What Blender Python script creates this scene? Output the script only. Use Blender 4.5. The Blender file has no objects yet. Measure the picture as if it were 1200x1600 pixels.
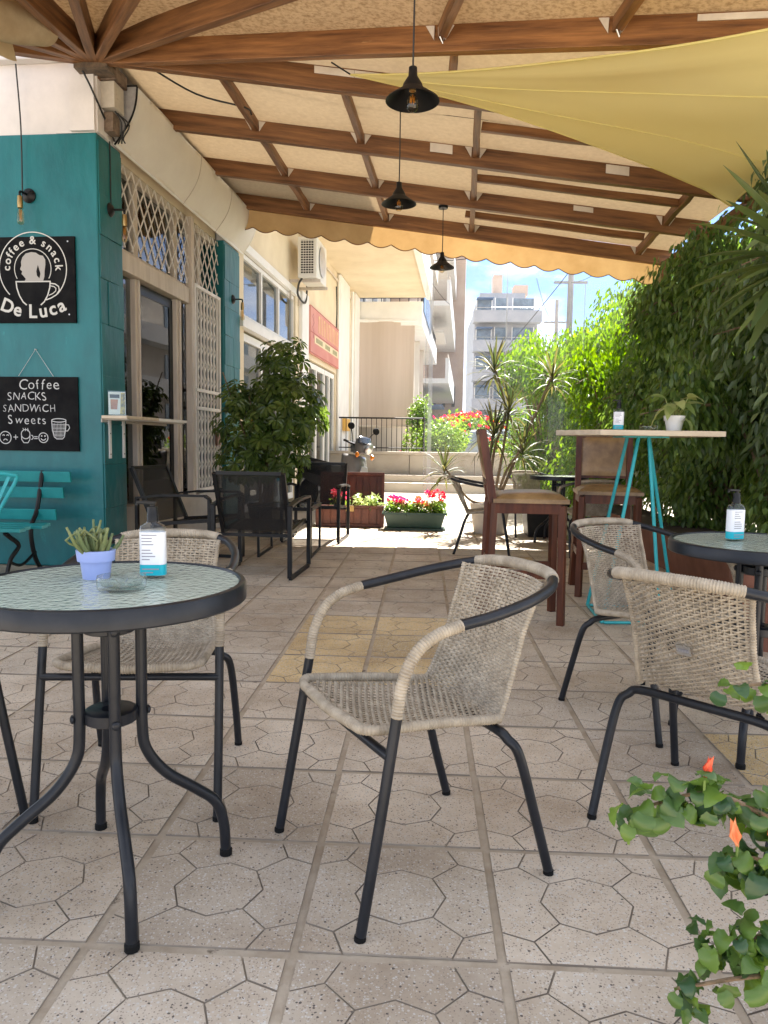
import bpy, math, random
from mathutils import Matrix, Vector, Euler
random.seed(7)
PI = math.pi
S = bpy.context.scene
COL = S.collection

# ------------------------------------------------------------------ camera, sky, sun, exposure
cd = bpy.data.cameras.new('camera'); cam = bpy.data.objects.new('camera', cd); COL.objects.link(cam)
fpx = 1165.0
yv = Vector((60, 107, fpx)).normalized()
up = Vector((.019, 1, 0)); up = (up - yv * up.dot(yv)).normalized()
xv = Vector((yv.y*up.z-yv.z*up.y, yv.z*up.x-yv.x*up.z, yv.x*up.y-yv.y*up.x))
if xv.x < 0: xv = -xv
# rows: world axes seen from the camera; columns give the camera axes in the world
Rw = Matrix((xv, yv, up))
right = Rw @ Vector((1, 0, 0)); upc = Rw @ Vector((0, 1, 0)); fwd = Rw @ Vector((0, 0, 1))
cam.matrix_world = Matrix((( right.x, upc.x, -fwd.x, 0), (right.y, upc.y, -fwd.y, 0), (right.z, upc.z, -fwd.z, 1.06), (0, 0, 0, 1)))
cd.sensor_fit = 'HORIZONTAL'; cd.sensor_width = 36; cd.lens = 36 * fpx / 1200
cd.clip_start = .05; cd.clip_end = 2000
S.camera = cam

SUN_EL, SUN_AZ = math.radians(60), math.radians(24)      # azimuth from +Y towards +X
world = bpy.data.worlds.new('World'); S.world = world; world.use_nodes = True
wn = world.node_tree; wl = wn.links; bg = wn.nodes['Background']
sky = wn.nodes.new('ShaderNodeTexSky'); sky.sky_type = 'NISHITA'; sky.sun_disc = False
sky.sun_elevation = SUN_EL; sky.sun_rotation = SUN_AZ; sky.air_density = .4; sky.dust_density = .2; sky.ozone_density = 2.0
tc = wn.nodes.new('ShaderNodeTexCoord'); mp = wn.nodes.new('ShaderNodeMapping'); mp.inputs['Scale'].default_value = (1, 1, 2.6); mp.inputs['Location'].default_value = (.42, .1, .3)
nz = wn.nodes.new('ShaderNodeTexNoise'); nz.inputs['Scale'].default_value = 3.2; nz.inputs['Detail'].default_value = 8; nz.inputs['Roughness'].default_value = .58
rp = wn.nodes.new('ShaderNodeValToRGB'); rp.color_ramp.elements[0].position = .42; rp.color_ramp.elements[1].position = .61
mx = wn.nodes.new('ShaderNodeMixRGB'); mx.inputs[2].default_value = (6.3, 6.3, 6.4, 1)
wl.new(tc.outputs['Generated'], mp.inputs[0]); wl.new(mp.outputs[0], nz.inputs['Vector']); wl.new(nz.outputs['Fac'], rp.inputs[0])
wl.new(rp.outputs[0], mx.inputs[0]); wl.new(sky.outputs[0], mx.inputs[1]); wl.new(mx.outputs[0], bg.inputs['Color'])
bg.inputs['Strength'].default_value = .06
sl = bpy.data.lights.new('sun', 'SUN'); sun = bpy.data.objects.new('sun', sl); COL.objects.link(sun)
sl.energy = 3.8; sl.angle = math.radians(.6); sl.color = (1, .95, .87)
sd = Vector((math.sin(SUN_AZ)*math.cos(SUN_EL), math.cos(SUN_AZ)*math.cos(SUN_EL), math.sin(SUN_EL)))
sun.rotation_euler = sd.to_track_quat('Z', 'Y').to_euler()
S.view_settings.view_transform = 'Standard'; S.view_settings.look = 'None'; S.view_settings.exposure = 2.85; S.view_settings.gamma = 1
S.view_settings.use_curve_mapping = False
S.render.engine = 'CYCLES'
S.cycles.max_bounces = 9; S.cycles.diffuse_bounces = 5; S.cycles.glossy_bounces = 4; S.cycles.transmission_bounces = 6; S.cycles.transparent_max_bounces = 10
S.cycles.use_denoising = True; S.cycles.sample_clamp_indirect = 8; S.cycles.caustics_reflective = False; S.cycles.caustics_refractive = False

# ------------------------------------------------------------------ helpers
def V(*a): return Vector(a)
FYAW = -math.atan(.056)
FO = Vector((-2.6, 5.97, 0))
FT = Matrix.Translation(FO) @ Matrix.Rotation(FYAW, 4, 'Z')    # local (out of facade, along facade, z) -> world
def F(v, u, z): return FT @ Vector((v, u, z))
MW = {}                                                         # world matrix of every object built
def spline(P, n=6):
    P = [Vector(p) for p in P]; out = []
    for i in range(len(P)-1):
        a = P[i-1] if i else P[0]*2-P[1]; b, c = P[i], P[i+1]; d = P[i+2] if i+2 < len(P) else P[-1]*2-P[-2]
        for k in range(n):
            t = k/n
            out.append(.5*((2*b)+(c-a)*t+(2*a-5*b+4*c-d)*t*t+(3*b-a-3*c+d)*t**3))
    out.append(P[-1]); return out
def resample(P, step):
    out = [P[0]]; acc = 0
    for a, b in zip(P[:-1], P[1:]):
        L = (b-a).length
        if L < 1e-9: continue
        d = step-acc
        while d <= L: out.append(a.lerp(b, d/L)); d += step
        acc = L-(d-step)
    if (out[-1]-P[-1]).length > step*.3: out.append(P[-1])
    return out
class MB:
    def __init__(s, T=None): s.V = []; s.Fc = []; s.T = T; s.mi = []; s.cur = 0
    def v(s, p):
        p = Vector(p); s.V.append(s.T @ p if s.T else p); return len(s.V)-1
    def f(s, *i): s.Fc.append(i); s.mi.append(s.cur)
    def poly(s, P): s.f(*[s.v(p) for p in P])
    def box(s, c, d, R=None):
        c = Vector(c); ids = []
        for x in (-1, 1):
            for y in (-1, 1):
                for z in (-1, 1):
                    o = Vector((x*d[0]/2, y*d[1]/2, z*d[2]/2))
                    ids.append(s.v(c+(R @ o if R else o)))
        for q in ((0,1,3,2),(4,6,7,5),(0,4,5,1),(2,3,7,6),(0,2,6,4),(1,5,7,3)): s.f(*[ids[k] for k in q])
        return s
    def bb(s, x0, x1, y0, y1, z0, z1): return s.box(((x0+x1)/2, (y0+y1)/2, (z0+z1)/2), (x1-x0, y1-y0, z1-z0))
    def beam(s, p, q, w, h, upv=(0, 0, 1)):
        p, q = Vector(p), Vector(q); a = (q-p); L = a.length; a.normalize(); u = Vector(upv); b = u.cross(a)
        if b.length < 1e-6: b = Vector((1, 0, 0)).cross(a)
        b.normalize(); c = a.cross(b)
        return s.box((p+q)/2, (w, L, h), Matrix((b, a, c)).transposed())
    def tube(s, P, r, n=8, caps=True, closed=False, flat=1.0):
        P = [Vector(p) for p in P]; N = len(P); rings = []; pu = None
        for i in range(N):
            if closed: t = P[(i+1) % N]-P[i-1]
            else: t = P[min(i+1, N-1)]-P[max(i-1, 0)]
            if t.length < 1e-9: t = Vector((0, 0, 1))
            t.normalize()
            if pu is None:
                a = Vector((0, 0, 1)) if abs(t.z) < .9 else Vector((1, 0, 0)); pu = (a-t*a.dot(t)).normalized()
            else:
                pu = pu-t*pu.dot(t); pu.normalize()
            w = t.cross(pu); rr = r[i] if isinstance(r, (list, tuple)) else r
            rings.append([s.v(P[i]+pu*(math.cos(2*PI*k/n)*rr*flat)+w*(math.sin(2*PI*k/n)*rr)) for k in range(n)])
        m = N if closed else N-1
        for i in range(m):
            A, B = rings[i], rings[(i+1) % N]
            for k in range(n): s.f(A[k], A[(k+1) % n], B[(k+1) % n], B[k])
        if caps and not closed: s.f(*rings[0][::-1]); s.f(*rings[-1])
        return s
    def lathe(s, c, prof, n=24, M=None):
        c = Vector(c); rings = []
        for r, z in prof:
            ring = []
            for k in range(n):
                o = Vector((math.cos(2*PI*k/n)*r, math.sin(2*PI*k/n)*r, z)); ring.append(s.v(c+(M @ o if M else o)))
            rings.append(ring)
        for A, B in zip(rings[:-1], rings[1:]):
            for k in range(n): s.f(A[k], A[(k+1) % n], B[(k+1) % n], B[k])
        if prof[0][0] > 1e-6: s.f(*rings[0][::-1])
        if prof[-1][0] > 1e-6: s.f(*rings[-1])
        return s
    def prism(s, P, vec):
        P = [Vector(p) for p in P]; vec = Vector(vec); n = len(P)
        a = [s.v(p) for p in P]; b = [s.v(p+vec) for p in P]
        s.f(*a[::-1]); s.f(*b)
        for k in range(n): s.f(a[k], a[(k+1) % n], b[(k+1) % n], b[k])
        return s
    def grid(s, fn, nu, nv, th=None):
        def sheet(off, flip):
            I = [[s.v(fn(i/nu, j/nv)+(off or Vector())) for j in range(nv+1)] for i in range(nu+1)]
            for i in range(nu):
                for j in range(nv):
                    q = (I[i][j], I[i+1][j], I[i+1][j+1], I[i][j+1]); s.f(*(q[::-1] if flip else q))
            return I
        A = sheet(None, False)
        if th is not None:
            B = sheet(Vector(th), True)
            ea = [A[i][0] for i in range(nu+1)]+[A[nu][j] for j in range(1, nv+1)]+[A[i][nv] for i in range(nu-1, -1, -1)]+[A[0][j] for j in range(nv-1, 0, -1)]
            eb = [B[i][0] for i in range(nu+1)]+[B[nu][j] for j in range(1, nv+1)]+[B[i][nv] for i in range(nu-1, -1, -1)]+[B[0][j] for j in range(nv-1, 0, -1)]
            for k in range(len(ea)): s.f(ea[k], eb[k], eb[(k+1) % len(ea)], ea[(k+1) % len(ea)])
        return s
    def mesh(s, name, mats, smooth=False, inv=None):
        me = bpy.data.meshes.new(name)
        vs = [inv @ p for p in s.V] if inv else s.V
        me.from_pydata([tuple(p) for p in vs], [], s.Fc)
        for m in (mats if isinstance(mats, (list, tuple)) else [mats]): me.materials.append(m)
        if any(s.mi): me.polygons.foreach_set('material_index', s.mi)
        if smooth:
            me.polygons.foreach_set('use_smooth', [True]*len(me.polygons))
            if smooth != 'all': me.set_sharp_from_angle(angle=math.radians(40))
        me.update(); return me
    def build(s, name, mats, parent=None, smooth=False, bevel=0, kind=None):
        inv = MW[parent.name].inverted() if parent is not None else None
        o = bpy.data.objects.new(name, s.mesh(name, mats, smooth, inv)); COL.objects.link(o)
        if parent is not None: o.parent = parent; MW[o.name] = MW[parent.name]
        else: MW[o.name] = Matrix()
        if bevel:
            b = o.modifiers.new('bevel', 'BEVEL'); b.width = bevel; b.segments = 2; b.limit_method = 'ANGLE'; b.angle_limit = math.radians(50)
        if kind: o['kind'] = kind
        return o
def thing(name, label, cat, loc=(0, 0, 0), rz=0, group=None):
    o = bpy.data.objects.new(name, None); COL.objects.link(o); o.location = loc; o.rotation_euler = (0, 0, rz)
    o['label'] = label; o['category'] = cat
    if group: o['group'] = group
    o.empty_display_size = .1
    MW[o.name] = Matrix.Translation(Vector(loc)) @ Matrix.Rotation(rz, 4, 'Z'); return o
def tag(o, label, cat, group=None):
    o['label'] = label; o['category'] = cat
    if group: o['group'] = group
    return o
def dup(root, loc, rz, label=None, scale=None, parent=None):
    def cp(o, p):
        c = o.copy(); COL.objects.link(c)
        if p is not None: c.parent = p
        for ch in o.children: cp(ch, c)
        return c
    r = cp(root, parent); r.location = loc; r.rotation_euler = (0, 0, rz)
    if scale: r.scale = scale
    if label: r['label'] = label
    MW[r.name] = Matrix.Translation(Vector(loc)) @ Matrix.Rotation(rz, 4, 'Z')
    return r
def rnd(a, b): return random.uniform(a, b)

# ------------------------------------------------------------------ materials
def nodes_of(m): m.use_nodes = True; return m.node_tree, m.node_tree.nodes['Principled BSDF']
def pm(name, col, rough=.5, col2=None, scale=6., detail=5, bump=0, bscale=None, metal=0, spec=.5, coat=0, stretch=None, lo=.35, hi=.65, wear=None, wlo=.62, wscale=9., rand=0, sheen=0, coords='Object'):
    m = bpy.data.materials.new(name); nt, b = nodes_of(m); L = nt.links; N = nt.nodes
    b.inputs['Roughness'].default_value = rough; b.inputs['Metallic'].default_value = metal; b.inputs['Specular IOR Level'].default_value = spec
    if coat: b.inputs['Coat Weight'].default_value = coat; b.inputs['Coat Roughness'].default_value = .15
    b.inputs['Base Color'].default_value = (*col, 1)
    t = N.new('ShaderNodeTexCoord'); src = t.outputs['Object']
    if coords == 'World':
        g = N.new('ShaderNodeNewGeometry'); src = g.outputs['Position']
    if stretch:
        mpn = N.new('ShaderNodeMapping'); mpn.inputs['Scale'].default_value = stretch; L.new(src, mpn.inputs[0]); src = mpn.outputs[0]
    out = None
    if col2:
        n = N.new('ShaderNodeTexNoise'); n.inputs['Scale'].default_value = scale; n.inputs['Detail'].default_value = detail; n.inputs['Roughness'].default_value = .62
        L.new(src, n.inputs['Vector'])
        r = N.new('ShaderNodeValToRGB'); r.color_ramp.elements[0].position = lo; r.color_ramp.elements[1].position = hi
        r.color_ramp.elements[0].color = (*col, 1); r.color_ramp.elements[1].color = (*col2, 1)
        L.new(n.outputs['Fac'], r.inputs[0]); out = r.outputs[0]
    if wear:
        n2 = N.new('ShaderNodeTexNoise'); n2.inputs['Scale'].default_value = wscale; n2.inputs['Detail'].default_value = 9; n2.inputs['Roughness'].default_value = .7
        L.new(src, n2.inputs['Vector'])
        r2 = N.new('ShaderNodeValToRGB'); r2.color_ramp.elements[0].position = wlo; r2.color_ramp.elements[1].position = wlo+.06
        L.new(n2.outputs['Fac'], r2.inputs[0])
        mxn = N.new('ShaderNodeMixRGB'); L.new(r2.outputs[0], mxn.inputs[0])
        if out: L.new(out, mxn.inputs[1])
        else: mxn.inputs[1].default_value = (*col, 1)
        mxn.inputs[2].default_value = (*wear, 1); out = mxn.outputs[0]
    if rand:
        oi = N.new('ShaderNodeObjectInfo'); hs = N.new('ShaderNodeHueSaturation')
        mr = N.new('ShaderNodeMapRange'); mr.inputs[3].default_value = 1-rand; mr.inputs[4].default_value = 1+rand
        L.new(oi.outputs['Random'], mr.inputs[0]); L.new(mr.outputs[0], hs.inputs['Value'])
        if out: L.new(out, hs.inputs['Color'])
        else: hs.inputs['Color'].default_value = (*col, 1)
        out = hs.outputs[0]
    if out: L.new(out, b.inputs['Base Color'])
    if bump:
        nb = N.new('ShaderNodeTexNoise'); nb.inputs['Scale'].default_value = bscale or scale*4; nb.inputs['Detail'].default_value = 6
        L.new(src, nb.inputs['Vector']); bn = N.new('ShaderNodeBump'); bn.inputs['Strength'].default_value = bump; bn.inputs['Distance'].default_value = .01
        L.new(nb.outputs['Fac'], bn.inputs['Height']); L.new(bn.outputs[0], b.inputs['Normal'])
    return m
def tile_mat(name, c1, c2):
    m = bpy.data.materials.new(name); nt, b = nodes_of(m); L = nt.links; N = nt.nodes
    g = N.new('ShaderNodeNewGeometry'); P = g.outputs['Position']
    n = N.new('ShaderNodeTexNoise'); n.inputs['Scale'].default_value = 3.1; n.inputs['Detail'].default_value = 8; n.inputs['Roughness'].default_value = .65; L.new(P, n.inputs['Vector'])
    r = N.new('ShaderNodeValToRGB'); r.color_ramp.elements[0].position = .34; r.color_ramp.elements[1].position = .66
    r.color_ramp.elements[0].color = (*c1, 1); r.color_ramp.elements[1].color = (*c2, 1); L.new(n.outputs['Fac'], r.inputs[0])
    oi = N.new('ShaderNodeObjectInfo'); hs = N.new('ShaderNodeHueSaturation'); mr = N.new('ShaderNodeMapRange'); mr.inputs[3].default_value = .84; mr.inputs[4].default_value = 1.12
    L.new(oi.outputs['Random'], mr.inputs[0]); L.new(mr.outputs[0], hs.inputs['Value']); L.new(r.outputs[0], hs.inputs['Color'])
    out = hs.outputs[0]
    def chips(scale, thr, col, off):
        nonlocal out
        mpn = N.new('ShaderNodeMapping'); mpn.inputs['Location'].default_value = (off, off*1.7, 0); L.new(P, mpn.inputs[0])
        v = N.new('ShaderNodeTexVoronoi'); v.inputs['Scale'].default_value = scale; L.new(mpn.outputs[0], v.inputs['Vector'])
        sp = N.new('ShaderNodeSeparateColor'); L.new(v.outputs['Color'], sp.inputs[0])
        lt = N.new('ShaderNodeMath'); lt.operation = 'MULTIPLY'; lt.inputs[1].default_value = .62; L.new(sp.outputs[0], lt.inputs[0])
        cmp_ = N.new('ShaderNodeMath'); cmp_.operation = 'LESS_THAN'; L.new(v.outputs['Distance'], cmp_.inputs[0]); L.new(lt.outputs[0], cmp_.inputs[1])
        sel = N.new('ShaderNodeMath'); sel.operation = 'LESS_THAN'; L.new(sp.outputs[1], sel.inputs[0]); sel.inputs[1].default_value = thr
        mu = N.new('ShaderNodeMath'); mu.operation = 'MULTIPLY'; L.new(cmp_.outputs[0], mu.inputs[0]); L.new(sel.outputs[0], mu.inputs[1])
        mxn = N.new('ShaderNodeMixRGB'); L.new(mu.outputs[0], mxn.inputs[0]); L.new(out, mxn.inputs[1]); mxn.inputs[2].default_value = (*col, 1); out = mxn.outputs[0]
    chips(190, .45, (.6, .575, .53), 0); chips(260, .4, (.34, .285, .235), 3.3); chips(180, .08, (.12, .1, .09), 7.1)
    # dirt
    n2 = N.new('ShaderNodeTexNoise'); n2.inputs['Scale'].default_value = 1.3; n2.inputs['Detail'].default_value = 10; n2.inputs['Roughness'].default_value = .7; L.new(P, n2.inputs['Vector'])
    r2 = N.new('ShaderNodeValToRGB'); r2.color_ramp.elements[0].position = .42; r2.color_ramp.elements[1].position = .68; L.new(n2.outputs['Fac'], r2.inputs[0])
    mm = N.new('ShaderNodeMixRGB'); mm.blend_type = 'MULTIPLY'; fm = N.new('ShaderNodeMath'); fm.operation = 'MULTIPLY'; fm.inputs[1].default_value = .75; L.new(r2.outputs[0], fm.inputs[0])
    L.new(fm.outputs[0], mm.inputs[0]); L.new(out, mm.inputs[1]); mm.inputs[2].default_value = (.52, .43, .34, 1)
    L.new(mm.outputs[0], b.inputs['Base Color']); b.inputs['Roughness'].default_value = .62; b.inputs['Specular IOR Level'].default_value = .35
    nb = N.new('ShaderNodeTexNoise'); nb.inputs['Scale'].default_value = 110; nb.inputs['Detail'].default_value = 4; L.new(P, nb.inputs['Vector'])
    bn = N.new('ShaderNodeBump'); bn.inputs['Strength'].default_value = .25; bn.inputs['Distance'].default_value = .004; L.new(nb.outputs['Fac'], bn.inputs['Height']); L.new(bn.outputs[0], b.inputs['Normal'])
    return m
def leaf_mat(name, c1, c2, trans=.35, rough=.38, tcol=None):
    m = bpy.data.materials.new(name); nt, b = nodes_of(m); L = nt.links; N = nt.nodes
    g = N.new('ShaderNodeNewGeometry'); r = N.new('ShaderNodeValToRGB'); r.color_ramp.elements[0].color = (*c1, 1); r.color_ramp.elements[1].color = (*c2, 1)
    oi = N.new('ShaderNodeObjectInfo'); ad = N.new('ShaderNodeMath'); ad.operation = 'ADD'; L.new(g.outputs['Random Per Island'], ad.inputs[0]); L.new(oi.outputs['Random'], ad.inputs[1])
    fr = N.new('ShaderNodeMath'); fr.operation = 'FRACT'; L.new(ad.outputs[0], fr.inputs[0])
    L.new(fr.outputs[0], r.inputs[0]); L.new(r.outputs[0], b.inputs['Base Color']); b.inputs['Roughness'].default_value = rough
    t = N.new('ShaderNodeBsdfTranslucent'); hs = N.new('ShaderNodeHueSaturation'); hs.inputs['Value'].default_value = 2.2; hs.inputs['Saturation'].default_value = 1.15; hs.inputs['Hue'].default_value = .485
    L.new(r.outputs[0], hs.inputs['Color']); L.new(hs.outputs[0], t.inputs[0])
    mxn = N.new('ShaderNodeMixShader'); mxn.inputs[0].default_value = trans; L.new(b.outputs[0], mxn.inputs[1]); L.new(t.outputs[0], mxn.inputs[2])
    L.new(mxn.outputs[0], N['Material Output'].inputs[0]); return m
def cloth_mat(name, c1, c2, trans=.4, tcol=(1, .8, .5), scale=40, rough=.85, bump=.2, lo=.3, hi=.7, detail=8):
    m = pm(name, c1, rough, c2, scale, detail, bump, scale*1.5, spec=.15, lo=lo, hi=hi); nt = m.node_tree; L = nt.links; N = nt.nodes; b = N['Principled BSDF']
    t = N.new('ShaderNodeBsdfTranslucent'); mu = N.new('ShaderNodeMixRGB'); mu.blend_type = 'MULTIPLY'; mu.inputs[0].default_value = 1
    L.new(b.inputs['Base Color'].links[0].from_socket, mu.inputs[1]); mu.inputs[2].default_value = (*tcol, 1); L.new(mu.outputs[0], t.inputs[0])
    mxn = N.new('ShaderNodeMixShader'); mxn.inputs[0].default_value = trans; L.new(b.outputs[0], mxn.inputs[1]); L.new(t.outputs[0], mxn.inputs[2])
    L.new(mxn.outputs[0], N['Material Output'].inputs[0]); return m
def glass_mat(name, tint=(1, 1, 1), clear=.85, rough=.02, ior=1.45, wave=0, diff=None, dfac=.1, thick=False):
    m = bpy.data.materials.new(name); m.use_nodes = True; nt = m.node_tree; N = nt.nodes; L = nt.links; N.remove(N['Principled BSDF'])
    tr = N.new('ShaderNodeBsdfTransparent'); tr.inputs[0].default_value = (*[c*clear for c in tint], 1)
    gl = N.new('ShaderNodeBsdfGlossy'); gl.inputs['Roughness'].default_value = rough
    fr = N.new('ShaderNodeFresnel'); fr.inputs['IOR'].default_value = ior
    mxn = N.new('ShaderNodeMixShader'); last = tr.outputs[0]
    ge = N.new('ShaderNodeNewGeometry'); iv = N.new('ShaderNodeMath'); iv.operation = 'SUBTRACT'; iv.inputs[0].default_value = 1; L.new(ge.outputs['Backfacing'], iv.inputs[1])
    mu = N.new('ShaderNodeMath'); mu.operation = 'MULTIPLY'; L.new(fr.outputs[0], mu.inputs[0]); L.new(iv.outputs[0], mu.inputs[1]); L.new(mu.outputs[0], mxn.inputs[0])
    if diff:
        d = N.new('ShaderNodeBsdfDiffuse'); d.inputs[0].default_value = (*diff, 1); m2 = N.new('ShaderNodeMixShader'); m2.inputs[0].default_value = dfac
        L.new(tr.outputs[0], m2.inputs[1]); L.new(d.outputs[0], m2.inputs[2]); last = m2.outputs[0]
    if thick:                                                 # small thick glassware: bright and dark bands at its edges
        lw = N.new('ShaderNodeLayerWeight'); lw.inputs[0].default_value = .35; cr = N.new('ShaderNodeValToRGB'); cr.color_ramp.elements[0].color = (.05, .05, .05, 1); cr.color_ramp.elements[1].color = (.75, .75, .75, 1); cr.color_ramp.elements[0].position = .25
        L.new(lw.outputs['Facing'], cr.inputs[0]); L.new(cr.outputs[0], mxn.inputs[0])
        c2 = N.new('ShaderNodeValToRGB'); c2.color_ramp.elements[0].color = (*[c*clear for c in tint], 1); c2.color_ramp.elements[1].color = (.68, .72, .74, 1); c2.color_ramp.elements[0].position = .45
        L.new(lw.outputs['Facing'], c2.inputs[0]); L.new(c2.outputs[0], tr.inputs[0])
    L.new(last, mxn.inputs[1]); L.new(gl.outputs[0], mxn.inputs[2])
    if wave:
        t = N.new('ShaderNodeTexCoord'); n = N.new('ShaderNodeTexNoise'); n.inputs['Scale'].default_value = wave; n.inputs['Detail'].default_value = 2; L.new(t.outputs['Object'], n.inputs['Vector'])
        bn = N.new('ShaderNodeBump'); bn.inputs['Strength'].default_value = .5; bn.inputs['Distance'].default_value = .01; L.new(n.outputs['Fac'], bn.inputs['Height']); L.new(bn.outputs[0], gl.inputs['Normal']); L.new(bn.outputs[0], fr.inputs['Normal'])
    L.new(mxn.outputs[0], N['Material Output'].inputs[0]); return m
M = {}
M['tile'] = tile_mat('terrazzo_grey', (.495, .415, .322), (.64, .56, .455))
M['tile_y'] = tile_mat('terrazzo_yellow', (.52, .38, .19), (.66, .51, .28))
M['grout'] = pm('grout', (.34, .275, .2), .9, (.48, .41, .32), 9, 8, .3, 60, wear=(.16, .125, .09), wlo=.6, coords='World')
M['groove'] = pm('groove_dirt', (.24, .2, .16), .95, (.36, .31, .25), 5, coords='World')
M['tube'] = pm('charcoal_tube', (.009, .011, .015), .36, (.016, .018, .023), 14, 4, .03, 90, spec=.32, wear=(.05, .048, .046), wlo=.7, wscale=30)
M['wick'] = pm('wicker', (.27, .225, .165), .65, (.42, .36, .275), 26, 4, .1, 240, rand=.06)
M['wood'] = pm('stained_beam', (.07, .025, .008), .5, (.31, .14, .05), 5, 12, .25, 22, stretch=(.35, 5, 5), wear=(.42, .24, .11), wlo=.66, wscale=3.5, rand=.16, lo=.3, hi=.72)
M['woodd'] = pm('dark_stained_wood', (.05, .014, .007), .4, (.12, .035, .014), 5, 8, .08, 50, spec=.3, stretch=(4, 4, .6), wear=(.2, .08, .04), wlo=.7)
M['canvas'] = cloth_mat('ceiling_panel', (.5, .445, .365), (.63, .57, .475), .36, (1, .94, .86), 22, .9, .35, .22, .72, 11)
M['osb'] = cloth_mat('chipboard_panel', (.28, .21, .14), (.54, .45, .34), .33, (1, .92, .8), 34, .9, .3, .3, .56, 14)
M['valance'] = cloth_mat('valance_canvas', (.42, .295, .16), (.54, .4, .24), .32, (1, .82, .54), 3, .9, .1)
M['awning'] = cloth_mat('awning_vinyl', (.74, .7, .63), (.82, .79, .72), .15, (1, .85, .6), 3, .5, .05)
M['sail'] = cloth_mat('yellow_sail', (.92, .85, .42), (.93, .88, .48), .58, (1, .98, .8), 1.2, .8, .04)
M['tealdark'] = pm('teal_paint', (.0, .1, .112), .45, (.004, .155, .168), 2.6, 9, .9, 9, stretch=(1, 1, .45), wear=(.012, .2, .21), wlo=.63, wscale=5)
M['teal'] = pm('teal_wood', (.0, .19, .2), .5, (.01, .26, .26), 4, 6, .1, 40, wear=(.0, .08, .08), wlo=.7)
M['tealrod'] = pm('turquoise_rod', (.02, .33, .36), .4, (.03, .4, .42), 8)
M['white'] = pm('white_wall', (.6, .57, .55), .85, (.72, .68, .65), 2.5, 9, .15, 30, wear=(.42, .37, .33), wlo=.66, wscale=6)
M['cream'] = pm('cream_plaster', (.66, .56, .4), .9, (.76, .66, .49), 1.6, 9, .12, 40, wear=(.5, .4, .27), wlo=.68, wscale=3)
M['trim'] = pm('white_trim', (.74, .73, .7), .5, (.82, .8, .77), 3, 6, .04)
M['frame'] = pm('weathered_door_wood', (.5, .43, .355), .6, (.63, .56, .48), 5, 9, .15, 40, stretch=(3, 3, .5), wear=(.28, .21, .15), wlo=.68)
M['bars'] = pm('cream_bars', (.68, .64, .58), .5, (.76, .72, .66), 10, 5, 0, wear=(.26, .13, .06), wlo=.68, wscale=14)
M['black'] = pm('black_metal', (.005, .005, .006), .42, (.01, .01, .01), 12, spec=.28)
M['board'] = pm('black_board', (.004, .004, .005), .8, (.012, .012, .012), 7, 8, spec=.12)
M['chalk'] = pm('chalk', (.55, .55, .54), .95)
M['signg'] = pm('sign_print_grey', (.36, .34, .31), .7)
M['signw'] = pm('sign_print', (.56, .55, .51), .7)
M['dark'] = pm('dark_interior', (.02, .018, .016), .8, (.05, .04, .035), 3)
M['sling'] = None
M['paper'] = pm('paper_white', (.78, .77, .74), .8)
M['sling'] = bpy.data.materials.new('black_sling'); _nt, _b = nodes_of(M['sling']); _b.inputs['Base Color'].default_value = (.012, .0105, .0095, 1); _b.inputs['Roughness'].default_value = .7
_t = _nt.nodes.new('ShaderNodeBsdfTransparent'); _m = _nt.nodes.new('ShaderNodeMixShader'); _m.inputs[0].default_value = .38
_nt.links.new(_b.outputs[0], _m.inputs[1]); _nt.links.new(_t.outputs[0], _m.inputs[2]); _nt.links.new(_m.outputs[0], _nt.nodes['Material Output'].inputs[0])
M['leather'] = pm('tan_leather', (.15, .085, .035), .36, (.32, .2, .09), 6, 7, .12, 30, wear=(.4, .28, .14), wlo=.66, wscale=4, coords='Object')
M['pale_top'] = pm('pale_plywood', (.5, .4, .28), .5, (.62, .52, .38), 3, 8, .05, stretch=(1, 7, 7))
M['soil'] = pm('soil', (.03, .02, .014), .95, (.06, .042, .03), 40, 6, .5, 90)
M['lav'] = pm('lavender_pot', (.3, .38, .72), .35, (.33, .41, .74), 8)
M['potw'] = pm('white_pot', (.72, .71, .69), .4, (.76, .75, .73), 6)
M['potg'] = pm('stone_pot', (.42, .38, .33), .8, (.5, .46, .4), 6, 8, .2)
M['green_plastic'] = pm('green_plastic', (.015, .045, .032), .4, (.022, .06, .045), 5)
M['bark'] = pm('bark', (.16, .1, .06), .9, (.27, .19, .12), 12, 8, .6, 50, stretch=(2, 2, .6))
M['cane'] = pm('cane', (.2, .14, .09), .85, (.3, .23, .15), 20, 6, .4, stretch=(1, 1, 4))
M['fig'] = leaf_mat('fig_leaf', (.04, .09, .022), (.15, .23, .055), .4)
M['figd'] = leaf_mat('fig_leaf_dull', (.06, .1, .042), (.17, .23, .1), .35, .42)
M['figb'] = leaf_mat('fig_leaf_sunlit', (.06, .14, .014), (.15, .25, .03), .46)  # sunlit copy of the fig leaf, sunlight put into its yellower green
M['scheff'] = leaf_mat('umbrella_leaf', (.035, .07, .016), (.13, .19, .045), .36, .28)
M['drac'] = leaf_mat('dragon_leaf', (.03, .05, .02), (.14, .13, .045), .3, .45)
M['yuc'] = leaf_mat('yucca_leaf', (.05, .085, .03), (.13, .18, .06), .3, .38)
M['hib'] = leaf_mat('hibiscus_leaf', (.035, .085, .04), (.13, .22, .04), .34, .33)
M['poth'] = leaf_mat('pothos_leaf', (.12, .2, .05), (.42, .46, .2), .3)
M['succ'] = leaf_mat('succulent', (.12, .17, .07), (.24, .26, .1), .12, .5)
M['gerl'] = leaf_mat('geranium_leaf', (.08, .16, .03), (.22, .32, .07), .35)
M['pink'] = leaf_mat('pink_petal', (.55, .03, .09), (.75, .12, .2), .3)
M['rose'] = leaf_mat('rose_petal', (.65, .1, .12), (.8, .25, .25), .3)
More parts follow.
